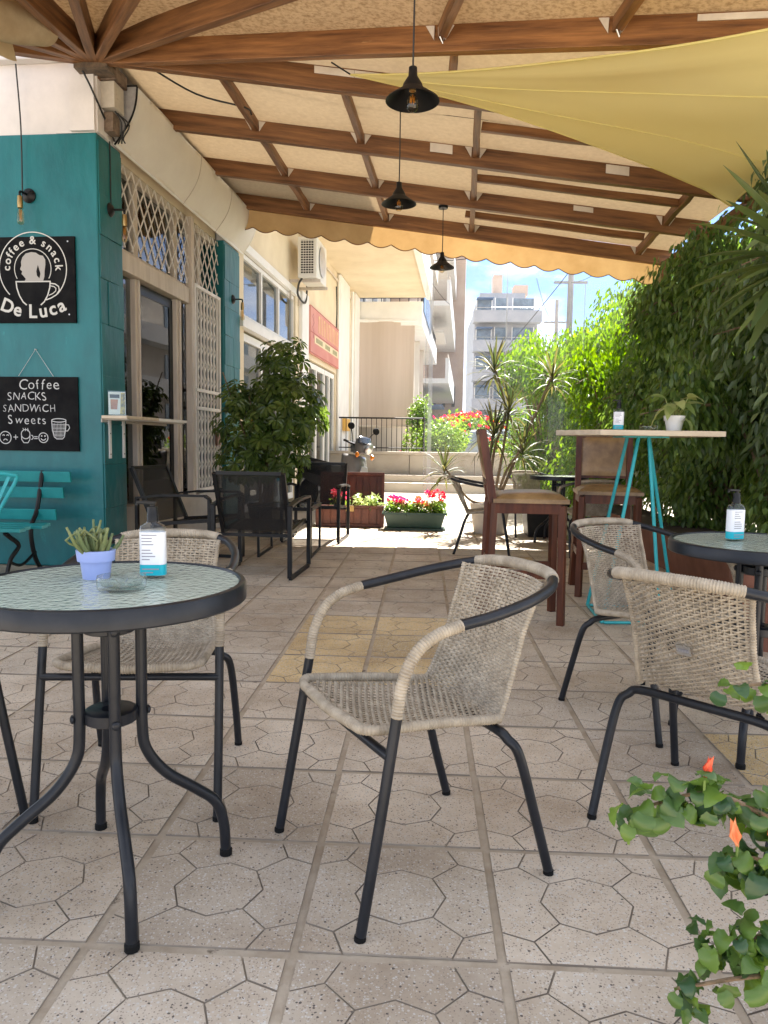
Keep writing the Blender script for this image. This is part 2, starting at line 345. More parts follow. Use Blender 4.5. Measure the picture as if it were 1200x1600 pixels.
M['red'] = leaf_mat('red_petal', (.6, .03, .03), (.8, .08, .05), .3)
M['orange'] = leaf_mat('orange_bud', (.6, .2, .08), (.72, .36, .18), .35)
M['clear'] = glass_mat('clear_glass', (.96, 1, .99), .95, .01, thick=True)
M['pane'] = glass_mat('window_glass', (.8, .86, .88), .8, .012, 1.75)
M['gtop'] = glass_mat('rippled_glass_top', (.8, .88, .84), .8, .05, 1.5, 55, (.62, .69, .58), .74)  # pale diffuse share paints in the bright canopy reflection
M['pvc'] = glass_mat('clear_pvc', (.97, .985, 1), .97, .06, 1.3, 2.2, (.85, .88, .92), .13)
M['pvcseam'] = glass_mat('pvc_seam', (.96, .98, 1), .95, .08, 1.3, 0, (.8, .83, .88), .42)
M['bulb'] = glass_mat('bulb_glass', (1, .9, .72), .95, .01, thick=True)
M['filament'] = pm('amber_filament', (.7, .35, .08), .4, metal=.6)
M['brass'] = pm('aged_brass', (.45, .3, .12), .35, metal=1)
M['alu'] = pm('aluminium', (.5, .5, .5), .35, (.6, .6, .6), 6, metal=.9)
M['acw'] = pm('ac_shell', (.68, .66, .6), .5, (.74, .72, .66), 3)
M['pinksign'] = pm('pink_sign', (.55, .2, .17), .5, (.62, .28, .23), 2)
M['pave'] = pm('pale_paving', (.36, .31, .25), .8, (.47, .42, .35), 1.4, 9, .15, 40, wear=(.38, .32, .25), wlo=.66, wscale=2, coords='World')
M['ground'] = pm('street_ground', (.3, .28, .25), .9, (.38, .36, .32), .6, 8, .1, coords='World')
M['asphalt'] = pm('asphalt', (.05, .05, .05), .9, (.075, .073, .07), 3, 8, .2, 60, coords='World')
M['liquid'] = glass_mat('clear_gel', (.93, .98, 1), .95, .02, thick=True)
M['label_w'] = pm('bottle_label', (.8, .81, .84), .4)
M['label_t'] = pm('turquoise_band', (.0, .42, .52), .35)
M['inkgrey'] = pm('label_print', (.3, .3, .33), .6)
M['beigeblind'] = pm('beige_blind', (.5, .41, .34), .85, (.54, .45, .38), 1, 5, .03, stretch=(6, 6, .4))
M['farwall'] = pm('far_hazed_render', (.3, .32, .35), .9, (.38, .39, .42), .8, 8, coords='World')  # distance haze put into the wall colour as blue-grey
M['coral'] = leaf_mat('coral_bud', (.55, .1, .05), (.68, .22, .1), .35)
M['bwall'] = pm('pale_render', (.58, .53, .47), .9, (.68, .63, .56), .8, 8, coords='World')
M['bpink'] = pm('pinkish_render', (.5, .38, .31), .9, (.58, .46, .38), .8, 8, coords='World')
M['bglass'] = pm('far_window_glass', (.12, .16, .2), .15, (.2, .26, .32), 2)
M['bluecloth'] = pm('blue_awning', (.07, .13, .25), .8, (.1, .18, .32), 2)
M['concrete'] = pm('pole_concrete', (.36, .35, .34), .9, (.44, .43, .41), 3)
M['carp'] = pm('car_paint', (.28, .33, .4), .25, coat=.8)
M['grey_plastic'] = pm('scooter_grey', (.13, .13, .135), .3, (.18, .18, .18), 4, coat=.5)
M['silver'] = pm('scooter_silver', (.4, .4, .42), .3, metal=.6, coat=.5)
M['rubber'] = pm('rubber', (.007, .007, .007), .8, spec=.2)
M['amber'] = pm('amber_lens', (.7, .22, .02), .2)
M['yellowbox'] = pm('yellow_box', (.65, .38, .08), .5)
M['trunkw'] = pm('old_chest_wood', (.075, .018, .01), .5, (.16, .045, .022), 6, 8, .2, 40, wear=(.4, .28, .2), wlo=.68, wscale=12)
M['cableb'] = pm('cable', (.02, .02, .02), .6)
M['whitep'] = pm('whitewashed_wood', (.55, .5, .45), .8, (.68, .63, .57), 5, 6, .1)
M['rollc'] = cloth_mat('rolled_canvas', (.36, .27, .16), (.5, .4, .26), .15, (1, .8, .5), 5, .9, .2)
M['red_pot'] = pm('reddish_trough', (.16, .06, .035), .7, (.22, .09, .055), 5)
#@@SECTIONS

# ------------------------------------------------------------------ ground, terrace floor, tiles
def struct(name, mb, mat, **k):
    o = mb.build(name, mat, **k); o['kind'] = 'structure'; return o
g = MB(); g.poly([(-400, -300, -.03), (400, -300, -.03), (400, 700, -.03), (-400, 700, -.03)]); struct('ground', g, M['ground'])
TT = .434; X0 = -.683; Y0 = 1.445; TILE_END = Y0+TT*18.3
fl = MB(); fl.poly([(-9, -1.4, -.004), (7, -1.4, -.004), (7, TILE_END, -.004), (-9, TILE_END, -.004)])
floor = struct('terrace_floor', fl, M['grout'])
pv = MB(); pv.bb(-9, 12, TILE_END, 15.95, -.2, -.002); struct('pavement', pv, M['pave'])
pv = MB(); pv.bb(-14, 14, -9, -1.4, -.2, -.006); struct('pavement', pv, M['pave']); rd = MB(); rd.poly([(1.0, 21, -.012), (14, 21, -.012), (14, 300, -.012), (1.0, 300, -.012)]); struct('street', rd, M['asphalt'])  # pale pavement unseen behind the camera, added to bounce sunlight

def tile_mesh(seed):
    """one paving slab with its octagon pattern cut as grooves: nine raised faces standing on a sunk bed"""
    rr = random.Random(seed); m = MB(); h = TT/2-.011
    def j(p): return (p[0]+rr.uniform(-.003, .003), p[1]+rr.uniform(-.003, .003))
    k = TT
    octg = [(.245*k*math.cos(PI/4*i), .245*k*math.sin(PI/4*i)) for i in range(8)]
    e = .265*k; pp = .325*k
    cells = [octg]
    for i in range(4):
        a = PI/2*i; c, s_ = math.cos(a), math.sin(a)
        R = lambda p: (p[0]*c-p[1]*s_, p[0]*s_+p[1]*c)
        cells.append([R((h, e)), R((h, h)), R((e, h)), R((pp, pp))])                                  # corner
        d = .245*k*math.sqrt(.5)
        cells.append([R((h, -e)), R((h, e)), R((pp, pp)), R((d, d)), R((.245*k, 0)), R((d, -d)), R((pp, -pp))])   # side
    def inset(P, w):
        n = len(P); area = sum(P[i][0]*P[(i+1) % n][1]-P[(i+1) % n][0]*P[i][1] for i in range(n))
        if area < 0: P = P[::-1]
        out = []
        for i in range(n):
            p0, p1, p2 = Vector(P[i-1]), Vector(P[i]), Vector(P[(i+1) % n])
            def edge(a, b):
                out_edge = (abs(abs(a.x)-h) < 1e-4 and abs(a.x-b.x) < 1e-4) or (abs(abs(a.y)-h) < 1e-4 and abs(a.y-b.y) < 1e-4)
                d = (b-a).normalized(); nn = Vector((-d.y, d.x)); return a+nn*(0 if out_edge else w), d
            a1, d1 = edge(p0, p1); a2, d2 = edge(p1, p2)
            cr = d1.x*d2.y-d1.y*d2.x
            if abs(cr) < 1e-6: q = a2
            else:
                t = ((a2-a1).x*d2.y-(a2-a1).y*d2.x)/cr; q = a1+d1*t
            out.append((q.x, q.y))
        return out
    for c in cells:
        P = inset(c, .0021); z = rr.uniform(-.0006, .0006)
        top = [m.v((x, y, .0052+z)) for x, y in P]; bot = [m.v((x, y, .0005)) for x, y in P]; n = len(P)
        m.cur = 0; m.f(*top)
        m.cur = 1
        for i in range(n): m.f(bot[i], bot[(i+1) % n], top[(i+1) % n], top[i])
    m.cur = 1; m.f(*[m.v(p) for p in ((-h, -h, .0012), (h, -h, .0012), (h, h, .0012), (-h, h, .0012))])
    return m
tmesh = [tile_mesh(i).mesh('tile', [M['tile'], M['groove']]) for i in range(3)]
ymesh = [tile_mesh(i+9).mesh('tile', [M['tile_y'], M['groove']]) for i in range(2)]
YEL = {(0, 4), (1, 4), (0, 5), (1, 5), (0, 6), (1, 6), (4, 2), (5, 2), (0, 15), (1, 15), (0, 14), (-4, 7), (3, 12)}
for r in range(-2, 18):
    for c in range(-5, 7):
        me = random.choice(ymesh) if (c, r) in YEL else random.choice(tmesh)
        o = bpy.data.objects.new('tile', me); COL.objects.link(o); o.parent = floor
        o.location = (X0+TT*(c+.5)+rnd(-.002, .002), Y0+TT*(r+.5)+rnd(-.002, .002), -.0045+rnd(-.0008, .0008))
        o.rotation_euler = (rnd(-.003, .003), rnd(-.003, .003), random.choice([0, 1, 2, 3])*PI/2+rnd(-.004, .004))

# ------------------------------------------------------------------ the cafe's building (local frame: v out of the facade, u along it)
bld = thing('cafe_building', 'cafe building with teal columns, cream plaster and a glazed door on the left', 'building', FO, FYAW)
def fm(): return MB(FT)
# teal column at the corner, uneven thick paint
def col_block(v0, v1, u0, u1, z0, z1):
    m = fm(); rr = random.Random(int(u0*100)+3)
    m.bb(v0, v1, u0, u1, z0, z1); return m
c1 = col_block(-3.2, 0, 0, .42, 0, 3.455); o = c1.build('column', M['tealdark'], bld, bevel=.012)
c2 = col_block(-.3, 0, 3.12, 3.74, 0, 3.455); c2.build('column', M['tealdark'], bld, bevel=.012)
rs = random.Random(4); z = .0
while z < 3.4:                                                # painted rough stones on the lit side of both columns
    h = rs.uniform(.16, .42); h = min(h, 3.45-z)
    for (ua, ub, nn) in ((.012, .408, rs.choice((1, 1, 2))), (3.13, 3.73, 2)):
        cuts = sorted([ua, ub]+[ua+(ub-ua)*rs.uniform(.3, .7) for _ in range(nn-1)])
        for a, b in zip(cuts[:-1], cuts[1:]):
            d = rs.uniform(.005, .013); g_ = .0015; m = fm()
            P = [(d*rs.uniform(.75, 1.1), u+rs.uniform(-.003, .003), zz+rs.uniform(-.004, .004)) for u, zz in ((a+g_, z+g_), (b-g_, z+g_), (b-g_, z+h-g_), (a+g_, z+h-g_))]
            Q = [(-.004, p[1], p[2]) for p in P]; A = [m.v(p) for p in P]; B = [m.v(q) for q in Q]; cc_ = m.v((d*1.15, (a+b)/2, z+h/2))
            for k in range(4): m.f(A[k], A[(k+1) % 4], cc_); m.f(B[k], B[(k+1) % 4], A[(k+1) % 4], A[k])
            m.build('stone', M['tealdark'], bld, bevel=.003)
    z += h
m = fm(); m.bb(-3.2, -.02, .02, .42, 3.457, 3.99); m.bb(-.34, -.012, .01, .40, 3.457, 3.985); m.build('upper_wall', M['white'], bld)
m = fm(); m.bb(-.2, .0, -.03, .0, 3.46, 3.99); m.bb(-.15, .015, .0, .16, 3.46, 3.98); m.build('pilaster_band', M['white'], bld)
m = fm(); m.bb(-3.2, .03, -.06, .44, 3.992, 4.075); m.build('cornice', M['white'], bld, bevel=.01)
m = fm(); m.bb(-.4, -.1, .43, 3.11, 3.457, 5.1); m.build('upper_wall', M['cream'], bld)
m = fm(); m.bb(-.35, -.02, .425, 3.115, 0, .46); m.build('plinth', M['potg'], bld, bevel=.008)
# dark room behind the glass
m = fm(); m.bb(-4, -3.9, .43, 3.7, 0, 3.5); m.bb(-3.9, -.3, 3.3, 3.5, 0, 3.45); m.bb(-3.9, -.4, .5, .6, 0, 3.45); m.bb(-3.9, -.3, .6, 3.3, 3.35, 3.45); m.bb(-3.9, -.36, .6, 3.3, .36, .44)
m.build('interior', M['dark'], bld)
m = fm(); m.bb(-.3, .12, -.12, 3.95, 4.1, 4.115); m.build('gap_strip', M['white'], bld)  # strip added to close the bright gap between wall and roof panels
# door posts, lintel, panes
pz0, pz1 = .46, 2.52
for u0, u1 in ((.44, .5), (.86, .97), (1.84, 1.98)):
    m = fm(); m.bb(-.19, -.09, u0, u1, pz0, pz1); p = m.build('door_post', M['frame'], bld, bevel=.006)
    m = fm(); m.bb(-.088, -.076, (u0+u1)/2-.012, (u0+u1)/2+.012, pz0, pz1); m.build('bead', M['frame'], p)
m = fm(); m.bb(-.21, -.05, .43, 2.12, pz1+.002, 2.69); m.build('lintel', M['frame'], bld, bevel=.008)
m = fm(); m.bb(-.2, -.1, .43, 2.12, 2.7, 2.73); m.bb(-.21, -.11, .43, 3.1, 3.38, 3.45)
for u in (.95, 1.9, 2.6): m.bb(-.2, -.12, u-.05, u+.05, 2.73, 3.38)
m.build('transom_frame', M['frame'], bld)
for u0, u1 in ((.505, .855), (.975, 1.835)):
    m = fm(); m.bb(-.15, -.138, u0, u1, pz0+.01, pz1-.005); m.build('glass_pane', M['pane'], bld)
m = fm(); m.bb(-.17, -.158, .44, 3.1, 2.735, 3.375); m.build('transom_glass', M['pane'], bld)
m = fm()
for u0, u1 in ((.98, 1.06), (1.75, 1.83)): m.bb(-.166, -.13, u0, u1, pz0+.03, pz1-.02)
m.bb(-.166, -.13, 1.06, 1.75, 2.42, 2.5); m.bb(-.166, -.13, 1.06, 1.75, pz0+.03, pz0+.2); m.build('door_stile', M['black'], bld)
m = fm(); m.bb(-.15, -.138, 1.99, 3.09, pz0+.01, 2.6); m.build('glass_pane', M['pane'], bld)
m = fm(); m.bb(-.1, -.03, 2.13, 2.21, .46, 3.44); m.build('gate_post', M['frame'], bld)
m = fm()                                                    # diamond lattice above the door, two panels
def lattice(u0, u1, z0, z1, pit, v, dv=.02):
    ug = (u1-u0); zg = z1-z0; sl = 1.35; n = int((ug+zg/sl)/pit)+2
    for sgn in (1, -1):
        for i in range(n):
            s0 = u0-zg/sl+pit*i if sgn > 0 else u0+pit*i
            pts = []
            for k in range(2):
                z = z0+zg*k; u = s0+(z-z0)/sl if sgn > 0 else s0-(z-z0)/sl
                pts.append((u, z))
            (ua, za), (ub, zb) = pts
            if abs(ub-ua) < 1e-6: continue
            def clip(u): return za+(u-ua)*(zb-za)/(ub-ua)
            lo, hi = max(min(ua, ub), u0), min(max(ua, ub), u1)
            if hi-lo < .03: continue
            m.beam((v+dv*(0 if sgn > 0 else .45), lo, clip(lo)), (v+dv*(0 if sgn > 0 else .45), hi, clip(hi)), .009, .010)
lattice(.44, 2.13, 2.73, 3.42, .165, -.07); m.build('lattice', M['bars'], bld, kind='stuff')
m = fm(); lattice(2.21, 3.09, 2.78, 3.42, .165, -.07); m.build('lattice', M['bars'], bld, kind='stuff')
gate = m = fm()
m.beam((-.05, 2.24, .5), (-.05, 2.24, 2.76), .035, .04); m.beam((-.05, 3.07, .5), (-.05, 3.07, 2.76), .035, .04)
for z in (.5, 1.42, 1.62, 2.75): m.beam((-.05, 2.22, z), (-.05, 3.09, z), .04, .035)
gp = m.build('gate_frame', M['bars'], bld)
for i in range(7):
    m = fm(); u = 2.34+i*.108; m.beam((-.05, u, .5), (-.05, u, 2.74), .016, .02); m.build('gate_bar', M['bars'], gp)
m = fm()
for i in range(7):
    u = 2.285+i*.108
    for z0, z1 in ((.52, 1.4), (1.44, 1.6), (1.64, 2.73)):
        n = max(2, int((z1-z0)/.085)); P = [(-.055, u+(.036 if k % 2 else -.036), z0+(z1-z0)*k/n) for k in range(n+1)]
        for a, b in zip(P[:-1], P[1:]): m.beam(a, b, .007, .008)
m.build('zigzag_wire', M['bars'], gp, kind='stuff')
m = fm(); m.bb(-.03, .0, 2.86, 2.98, 1.0, 1.16); m.build('lock_box', pm('rusty_lock', (.16, .08, .05), .7, (.25, .15, .1), 20), gp)
# the long cream facade beyond the second column
W = M['cream']
m = fm(); m.bb(-.3, -.02, 3.745, 14.1, 3.62, 4.85); m.bb(-.3, -.02, 7.05, 7.95, 0, 3.62); m.bb(-.3, -.02, 11.1, 14.1, 0, 3.62); m.bb(-.3, -.02, 3.745, 4.0, 0, 3.62); m.bb(-.3, -.02, 7.95, 8.2, 0, 3.62); m.bb(-.3, -.02, 8.2, 11.1, 2.62, 3.62); m.bb(-.3, -.02, 4.0, 7.05, 2.56, 2.68)
m.build('facade_wall', W, bld)
m = fm(); m.bb(-.02, .05, 7.3, 7.85, 0, 3.7); m.build('pilaster', M['trim'], bld, bevel=.01)
m = fm(); m.bb(-.02, .06, 11.25, 12.6, 0, 4.845); m.bb(-.02, .1, 13.3, 14.1, 0, 4.845); m.build('pilaster', M['trim'], bld, bevel=.01)
m = fm(); m.bb(-.05, .015, 3.75, 7.28, 3.55, 3.66); m.bb(-.06, .05, 3.75, 7.1, 2.54, 2.66); m.build('window_ledge', M['trim'], bld)
def window(u0, u1, z0, z1, nu, fw=.06, v=-.1, glass='pane', name='window'):
    m = fm(); m.bb(v-.03, v+.05, u0, u1, z0, z0+fw); m.bb(v-.03, v+.05, u0, u1, z1-fw, z1)
    for i in range(nu+1):
        u = u0+(u1-u0)*i/nu; a = max(u0, u-fw/2); b = min(u1, u+fw/2); m.bb(v-.028, v+.048, a, b, z0+fw, z1-fw)
    w = m.build(name, M['trim'], bld)
    for i in range(nu):
        a = u0+(u1-u0)*i/nu; b = u0+(u1-u0)*(i+1)/nu
        m = fm(); m.bb(v, v+.012, a+fw/2, b-fw/2, z0+fw, z1-fw); m.build('pane', M[glass], w)
window(4.0, 7.03, 2.69, 3.54, 3)
window(4.0, 7.03, .08, 2.5, 3, .1)
window(8.22, 9.9, .05, 2.58, 2, .1); window(9.93, 11.08, .05, 2.58, 2, .1)
m = fm(); m.bb(-1.3, -1.25, 3.8, 11.5, 0, 3.6); m.build('interior', pm('pale_interior', (.42, .47, .46), .8, (.55, .6, .58), 1, 3), bld)
m = fm(); m.bb(-1.25, -.3, 3.78, 11.4, -.001, .04); m.bb(-1.25, -.3, 3.78, 11.4, 3.58, 3.61); m.build('interior', M['white'], bld)
# overhanging slab with a white edge
m = fm(); m.bb(-.3, 1.85, 3.2, 14.1, 4.86, 5.06); m.build('soffit', M['cream'], bld)
m = fm(); m.bb(1.852, 2.0, 3.2, 14.12, 4.8, 5.5); m.build('parapet', M['trim'], bld)
m = fm(); m.bb(-4, -.32, .5, 14.1, 5.06, 9.5); m.bb(-4, -3.9, 3.5, 14, 0, 5.06); m.bb(-3.9, -.3, 14.0, 14.1, 0, 5.06); m.build('upper_storey', M['bwall'], bld)

# cables and pipes on the facade: things of their own
def cable(name, P, r, label, mat='cableb', cat='cable', n=5, group=None):
    m = MB(); m.tube(spline(P, 5), r, n); o = m.build(name, M[mat], None, smooth=True); return tag(o, label, cat, group)
cable('pipe', [F(.03, 11.18, 0.3), F(.03, 11.18, 2.6), F(.03, 11.18, 4.8)], .03, 'thin cream downpipe at the near edge of the white pilaster beyond the pink sign', 'trim', 'pipe')
cable('pipe', [F(.06, 13.0, .3), F(.06, 13.0, 2.5), F(.06, 13.0, 4.8)], .045, 'thick white downpipe at the far end of the cream facade', 'trim', 'pipe')
cable('pipe', [F(.02, 7.0, 4.65), F(.02, 9, 4.62), F(.02, 11, 4.66), F(.02, 13.9, 4.6)], .022, 'horizontal pipe high on cream wall under the overhanging slab', 'frame', 'pipe')
cable('cable', [F(.02, 10.9, 4.5), F(.03, 10.92, 4.0), F(.02, 10.88, 3.3)], .015, 'dark cable hanging down cream wall above the shop sign')
cable('cable', [V(-3.2, 5.955, 2.98), V(-3.2, 5.96, 3.5), V(-3.21, 5.93, 3.95)], .006, 'thin grey wire running up from the lamp on the teal front')
cable('cable', [V(-2.72, 5.92, 3.97), V(-2.6, 5.9, 3.75), F(.03, .25, 3.48)], .008, 'black wire slanting across the white corner band')
cable('cable', [F(.012, .2, 2.95), F(.012, .2, 3.2), F(.012, .2, 3.46)], .006, 'thin dark wire rising from the lamp on the lit column side')

# step of stone, wall and fence at the far end
wl_ = thing('stepped_wall', 'low pale stone wall with two steps across the end of the pavement', 'wall', (0, 16, 0))
for nm, a in (('step', (-3.2, 7, 16.2, 16.5, -.2, .2)), ('step', (-3.2, 7, 16.5, 16.8, -.2, .36)), ('coping', (-3.2, 7, 16.78, 17.1, .8, .87))):
    m = MB(); m.bb(*a); m.build(nm, M['pave'], wl_, bevel=.015)
for i in range(7):
    m = MB(); m.bb(-3.2+i*1.46, -3.2+(i+1)*1.46-.012, 16.82+.004*(i % 2), 17.08, -.2, .798); m.build('block', M['pave'], wl_, bevel=.006)
m = MB(); m.bb(-9, 12, 17.1, 21, -.2, .8); struct('upper_terrace', m, M['pave'])
rl = thing('railing', 'thin dark metal railing standing on the stone wall', 'railing', (-.9, 16.95, .87))
m = MB(); m.tube([(-1.9, 16.95, 1.62), (.05, 16.95, 1.62)], .018, 6); m.tube([(-1.9, 16.95, .95), (.05, 16.95, .95)], .012, 6); m.tube([(.03, 16.95, .86), (.03, 16.95, 1.66)], .022, 6); m.build('rail', M['black'], rl)
for i in range(17):
    m = MB(); x = -1.85+i*.115; m.tube([(x, 16.95, .87), (x, 16.95, 1.62)], .008, 5); m.build('baluster', M['black'], rl)
bc = thing('blind', 'large plain beige roller blind hanging below the white balcony', 'blind', (-1, 20, 1.5))
m = MB(); m.grid(lambda a, b: Vector((-1.86+1.6*a, 20.02+.02*math.sin(a*9), 1.5+2.75*b)), 14, 4, (0, .02, 0)); m.build('cloth', M['beigeblind'], bc)
m = MB(); m.tube([(-1.86, 20.03, 1.5), (-.26, 20.03, 1.5)], .03, 8); m.build('bottom_bar', M['frame'], bc)
m = MB(); m.tube([(-1.9, 20.05, 4.27), (-.22, 20.05, 4.27)], .05, 8); m.build('roller', M['trim'], bc)

# ------------------------------------------------------------------ buildings farther along the street
def far_band(bld, x0, x1, y0, y1, z, h, mat, T=None): 
    m = MB(T); m.bb(x0, x1, y0, y1, z, z+h); return m.build('balcony', M[mat], bld)
nb = thing('apartment_building', 'pale apartment block next to the cafe with slanting rows of balconies', 'building', F(0, 14.2, 0), FYAW)
m = fm(); m.bb(-9, -.2, 14.9, 25, 0, 15); m.bb(-9, -1.6, 14.2, 14.9, 0, 15); m.build('wall', M['bwall'], nb)
for k, z in enumerate((4.15, 7.2, 10.25, 13.3)):
    m = fm(); m.bb(-2.0, 1.75, 14.15, 24, z, z+.2); m.bb(1.6, 1.75, 14.15, 24, z+.2, z+.62); m.bb(-1.6, 1.6, 14.15, 14.28, z+.2, z+.62); b = m.build('balcony', M['trim'] if k == 0 else M['bwall'], nb)
    m = fm(); m.tube([(-1.6, 14.2, z+1.0), (1.7, 14.2, z+1.0), (1.7, 24, z+1.0)], .022, 6); m.tube([(-1.6, 14.2, z+.72), (1.7, 14.2, z+.72), (1.7, 24, z+.72)], .012, 5)
    for i in range(14): m.tube([(-1.5+i*.24, 14.2, z+.62), (-1.5+i*.24, 14.2, z+1.0)], .01, 4)
    for i in range(20): m.tube([(1.7, 14.3+i*.5, z+.62), (1.7, 14.3+i*.5, z+1.0)], .012, 4)
    m.build('balcony_rail', M['black'], b)
    if k in (0, 2):
        m = fm(); m.bb(1.76, 1.78, 14.4, 18.5, z+.4, z+1.1); m.build('balcony_cloth', M['bluecloth'], b)
    for i in range(3):
        m = fm(); m.bb(-.198, -.15, 15.5+i*3, 16.9+i*3, z+.3, z+2.4); w = m.build('window', M['bglass'], nb)
        m = fm(); m.bb(-.198, -.12, 15.4+i*3, 15.5+i*3, z+.3, z+2.5); m.bb(-.198, -.12, 16.9+i*3, 17+i*3, z+.3, z+2.5); m.build('window_frame', M['trim'], w)
for i in range(3):
    m = fm(); m.bb(-1.2+.001, 1.5, 14.95+i*2.2, 15.05+i*2.2, .8, 4.14); m.build('partition', M['bwall'], nb)
nb2 = thing('apartment_building', 'pinkish stair tower block with slotted openings and diagonal balconies farther down the street', 'building', F(0, 30, 0), FYAW)
m = fm(); m.bb(-9, .5, 26, 46, 0, 19); m.bb(.5, 2.75, 42, 46, 0, 16.5); m.build('wall', M['bpink'], nb2)
m = fm(); m.bb(1.0, 2.7, 42.5, 46, 16.5, 19.5); m.build('tower_head', M['concrete'], nb2)
for z in (3.6, 6.8, 10, 13.2, 16.2):
    m = fm(); m.bb(.5, 2.2, 26, 41.9, z, z+.2); m.bb(2.05, 2.2, 26, 41.9, z+.2, z+1.05); b = m.build('balcony', M['trim'], nb2)
    m = fm(); m.tube([(2.15, 26, z+1.2), (2.15, 41.9, z+1.2)], .03, 5); m.build('balcony_rail', M['frame'], b)
    m = fm(); m.bb(.1, 1.9, 27+z % 3, 31+z % 3, z-.85, z-.8); m.build('awning_blind', M['bluecloth'] if int(z) % 2 else M['awning'], b)
for z in (3.4, 14.3):
    for i in range(3):
        m = fm(); m.bb(.85+i*.6, 1.05+i*.6, 41.93, 41.99, z, z+1.3); m.build('slot', M['dark'], nb2)
fb = thing('apartment_building', 'distant white apartment building with wide balcony bands seen through the clear curtain', 'building', (11, 75, 0))
m = MB(); m.bb(4.9, 11.0, 75, 88, 0, 14.2); m.bb(5.5, 10.0, 77, 88, 14.2, 16.2); m.build('wall', M['farwall'], fb)
m = MB(); m.bb(6.9, 7.8, 78, 80, 16.2, 18.2); m.bb(9.0, 10.4, 78, 80, 16.2, 17.2); m.build('chimney', M['bpink'], fb)
for k, z in enumerate((1.6, 4.4, 7.2, 10.0, 12.8)):
    m = MB(); m.bb(4.7, 11.2, 73.4, 75, z, z+.2); m.bb(4.7, 11.2, 73.4, 73.55, z+.2, z+1.1); b = m.build('balcony', M['farwall'], fb)
    m = MB(); m.tube([(4.7, 73.45, z+1.35), (11.2, 73.45, z+1.35)], .04, 5); m.build('balcony_rail', M['alu'], b)
    for x0, x1 in ((5.1, 6.5), (6.9, 8.0), (8.6, 10.6)):
        m = MB(); m.bb(x0, x1, 74.93, 74.99, z+.5, z+2.5); w = m.build('window', M['bglass'], fb)
        m = MB(); m.bb(x0-.08, x0, 74.9, 74.98, z+.4, z+2.55); m.bb(x1, x1+.08, 74.9, 74.98, z+.4, z+2.55); m.build('window_frame', M['trim'], w)
    m = MB(); m.bb(5.0, 6.6, 73.7, 75, z+2.3, z+2.36); m.build('awning_blind', M['bluecloth'], b)
op = thing('apartment_building', 'plain pale building across the street seen mirrored in the cafe door glass', 'building', (13, 40, 0))
m = MB(); m.bb(13, 24, 22, 62, 0, 8.8); m.build('wall', M['bwall'], op)
for k, z in enumerate((1.2, 3.9, 6.6)):
    m = MB(); m.bb(12.0, 13, 23, 61, z-.5, z+.4); m.build('balcony', M['trim'], op)
    for i in range(7):
        m = MB(); m.bb(12.93, 12.98, 24+i*5.4, 26.6+i*5.4, z+.45, z+1.9); m.build('window', M['bglass'], op)
# poles and wires
for x, y, r, h, lb in ((7.9, 42, .2, 11.5, 'thick grey concrete utility pole rising behind the hedge'), (9.6, 56, .17, 11.6, 'thinner far utility pole left of the thick one')):
    t = thing('utility_pole', lb, 'pole', (x, y, 0), 0, 'utility poles along the street')
    m = MB(); m.tube([(x, y, 0), (x, y, h)], [r, r*.75], 10); m.build('pole', M['concrete'], t)
    m = MB(); m.beam((x-.9, y, h-1.6), (x+.9, y, h-1.6), .1, .12); m.build('crossarm', M['concrete'], t)
def wire(a, b, sag, label):
    a, b = Vector(a), Vector(b); P = [a.lerp(b, k/12)-Vector((0, 0, sag*4*(k/12)*(1-k/12))) for k in range(13)]
    m = MB(); m.tube(P, .014, 4); tag(m.build('overhead_wire', M['cableb']), label, 'wire', 'wires over the street')
wire((-1.0, 27, 7.6), (6.5, 20, 8.2), .9, 'overhead wire rising from the balconies to the right under the valance')
wire((3.4, 40, 5.2), (4.2, 14, 6.4), .25, 'overhead wire slanting steeply in front of the distant white building')
wire((5.9, 41, 9.9), (9.6, 56, 9.9), .6, 'overhead wire reaching the far utility pole')
wire((7.9, 42, 9.9), (4.5, 13, 5.4), .4, 'overhead wire climbing left of the thick pole')
wire((-.3, 20, 6.1), (1.0, 30, 6.5), .2, 'short overhead wire strung below the first balconies')

# far planting, parked car
def leaf_quad(m, c, d, n, L, Wd, fold=.25, curl=.2):
    """one leaf: two folded halves along d, tip curled down"""
    d = d.normalized(); s = d.cross(n)
    if s.length < 1e-5: s = d.cross(Vector((1, 0, .3)))
    s.normalize(); n = s.cross(d)
    b0 = m.v(c); mid = m.v(c+d*L*.5-n*L*.02); tip = m.v(c+d*L-n*L*curl)
    a = m.v(c+d*L*.42+s*Wd*.5+n*Wd*fold); e = m.v(c+d*L*.42-s*Wd*.5+n*Wd*fold)
    m.f(b0, a, mid); m.f(a, tip, mid); m.f(b0, mid, e); m.f(mid, tip, e)
def rdir(zb=0):
    while True:
        v = Vector((rnd(-1, 1), rnd(-1, 1), rnd(-1, 1)))
        if .05 < v.length < 1: v.normalize(); v.z += zb; return v.normalized()
def blob(m, c, rad, n, L, Wd, droop=-.2, shell=.55):
    c = Vector(c)
    for _ in range(n):
        d = rdir(); k = (shell+(1-shell)*random.random()) if random.random() < .8 else random.random()
        p = c+Vector((d.x*rad[0]*k, d.y*rad[1]*k, d.z*rad[2]*k))
        leaf_quad(m, p, (d*.6+rdir(droop)).normalized(), (d+rdir(.6)).normalized(), L*rnd(.7, 1.2), Wd*rnd(.7, 1.2))
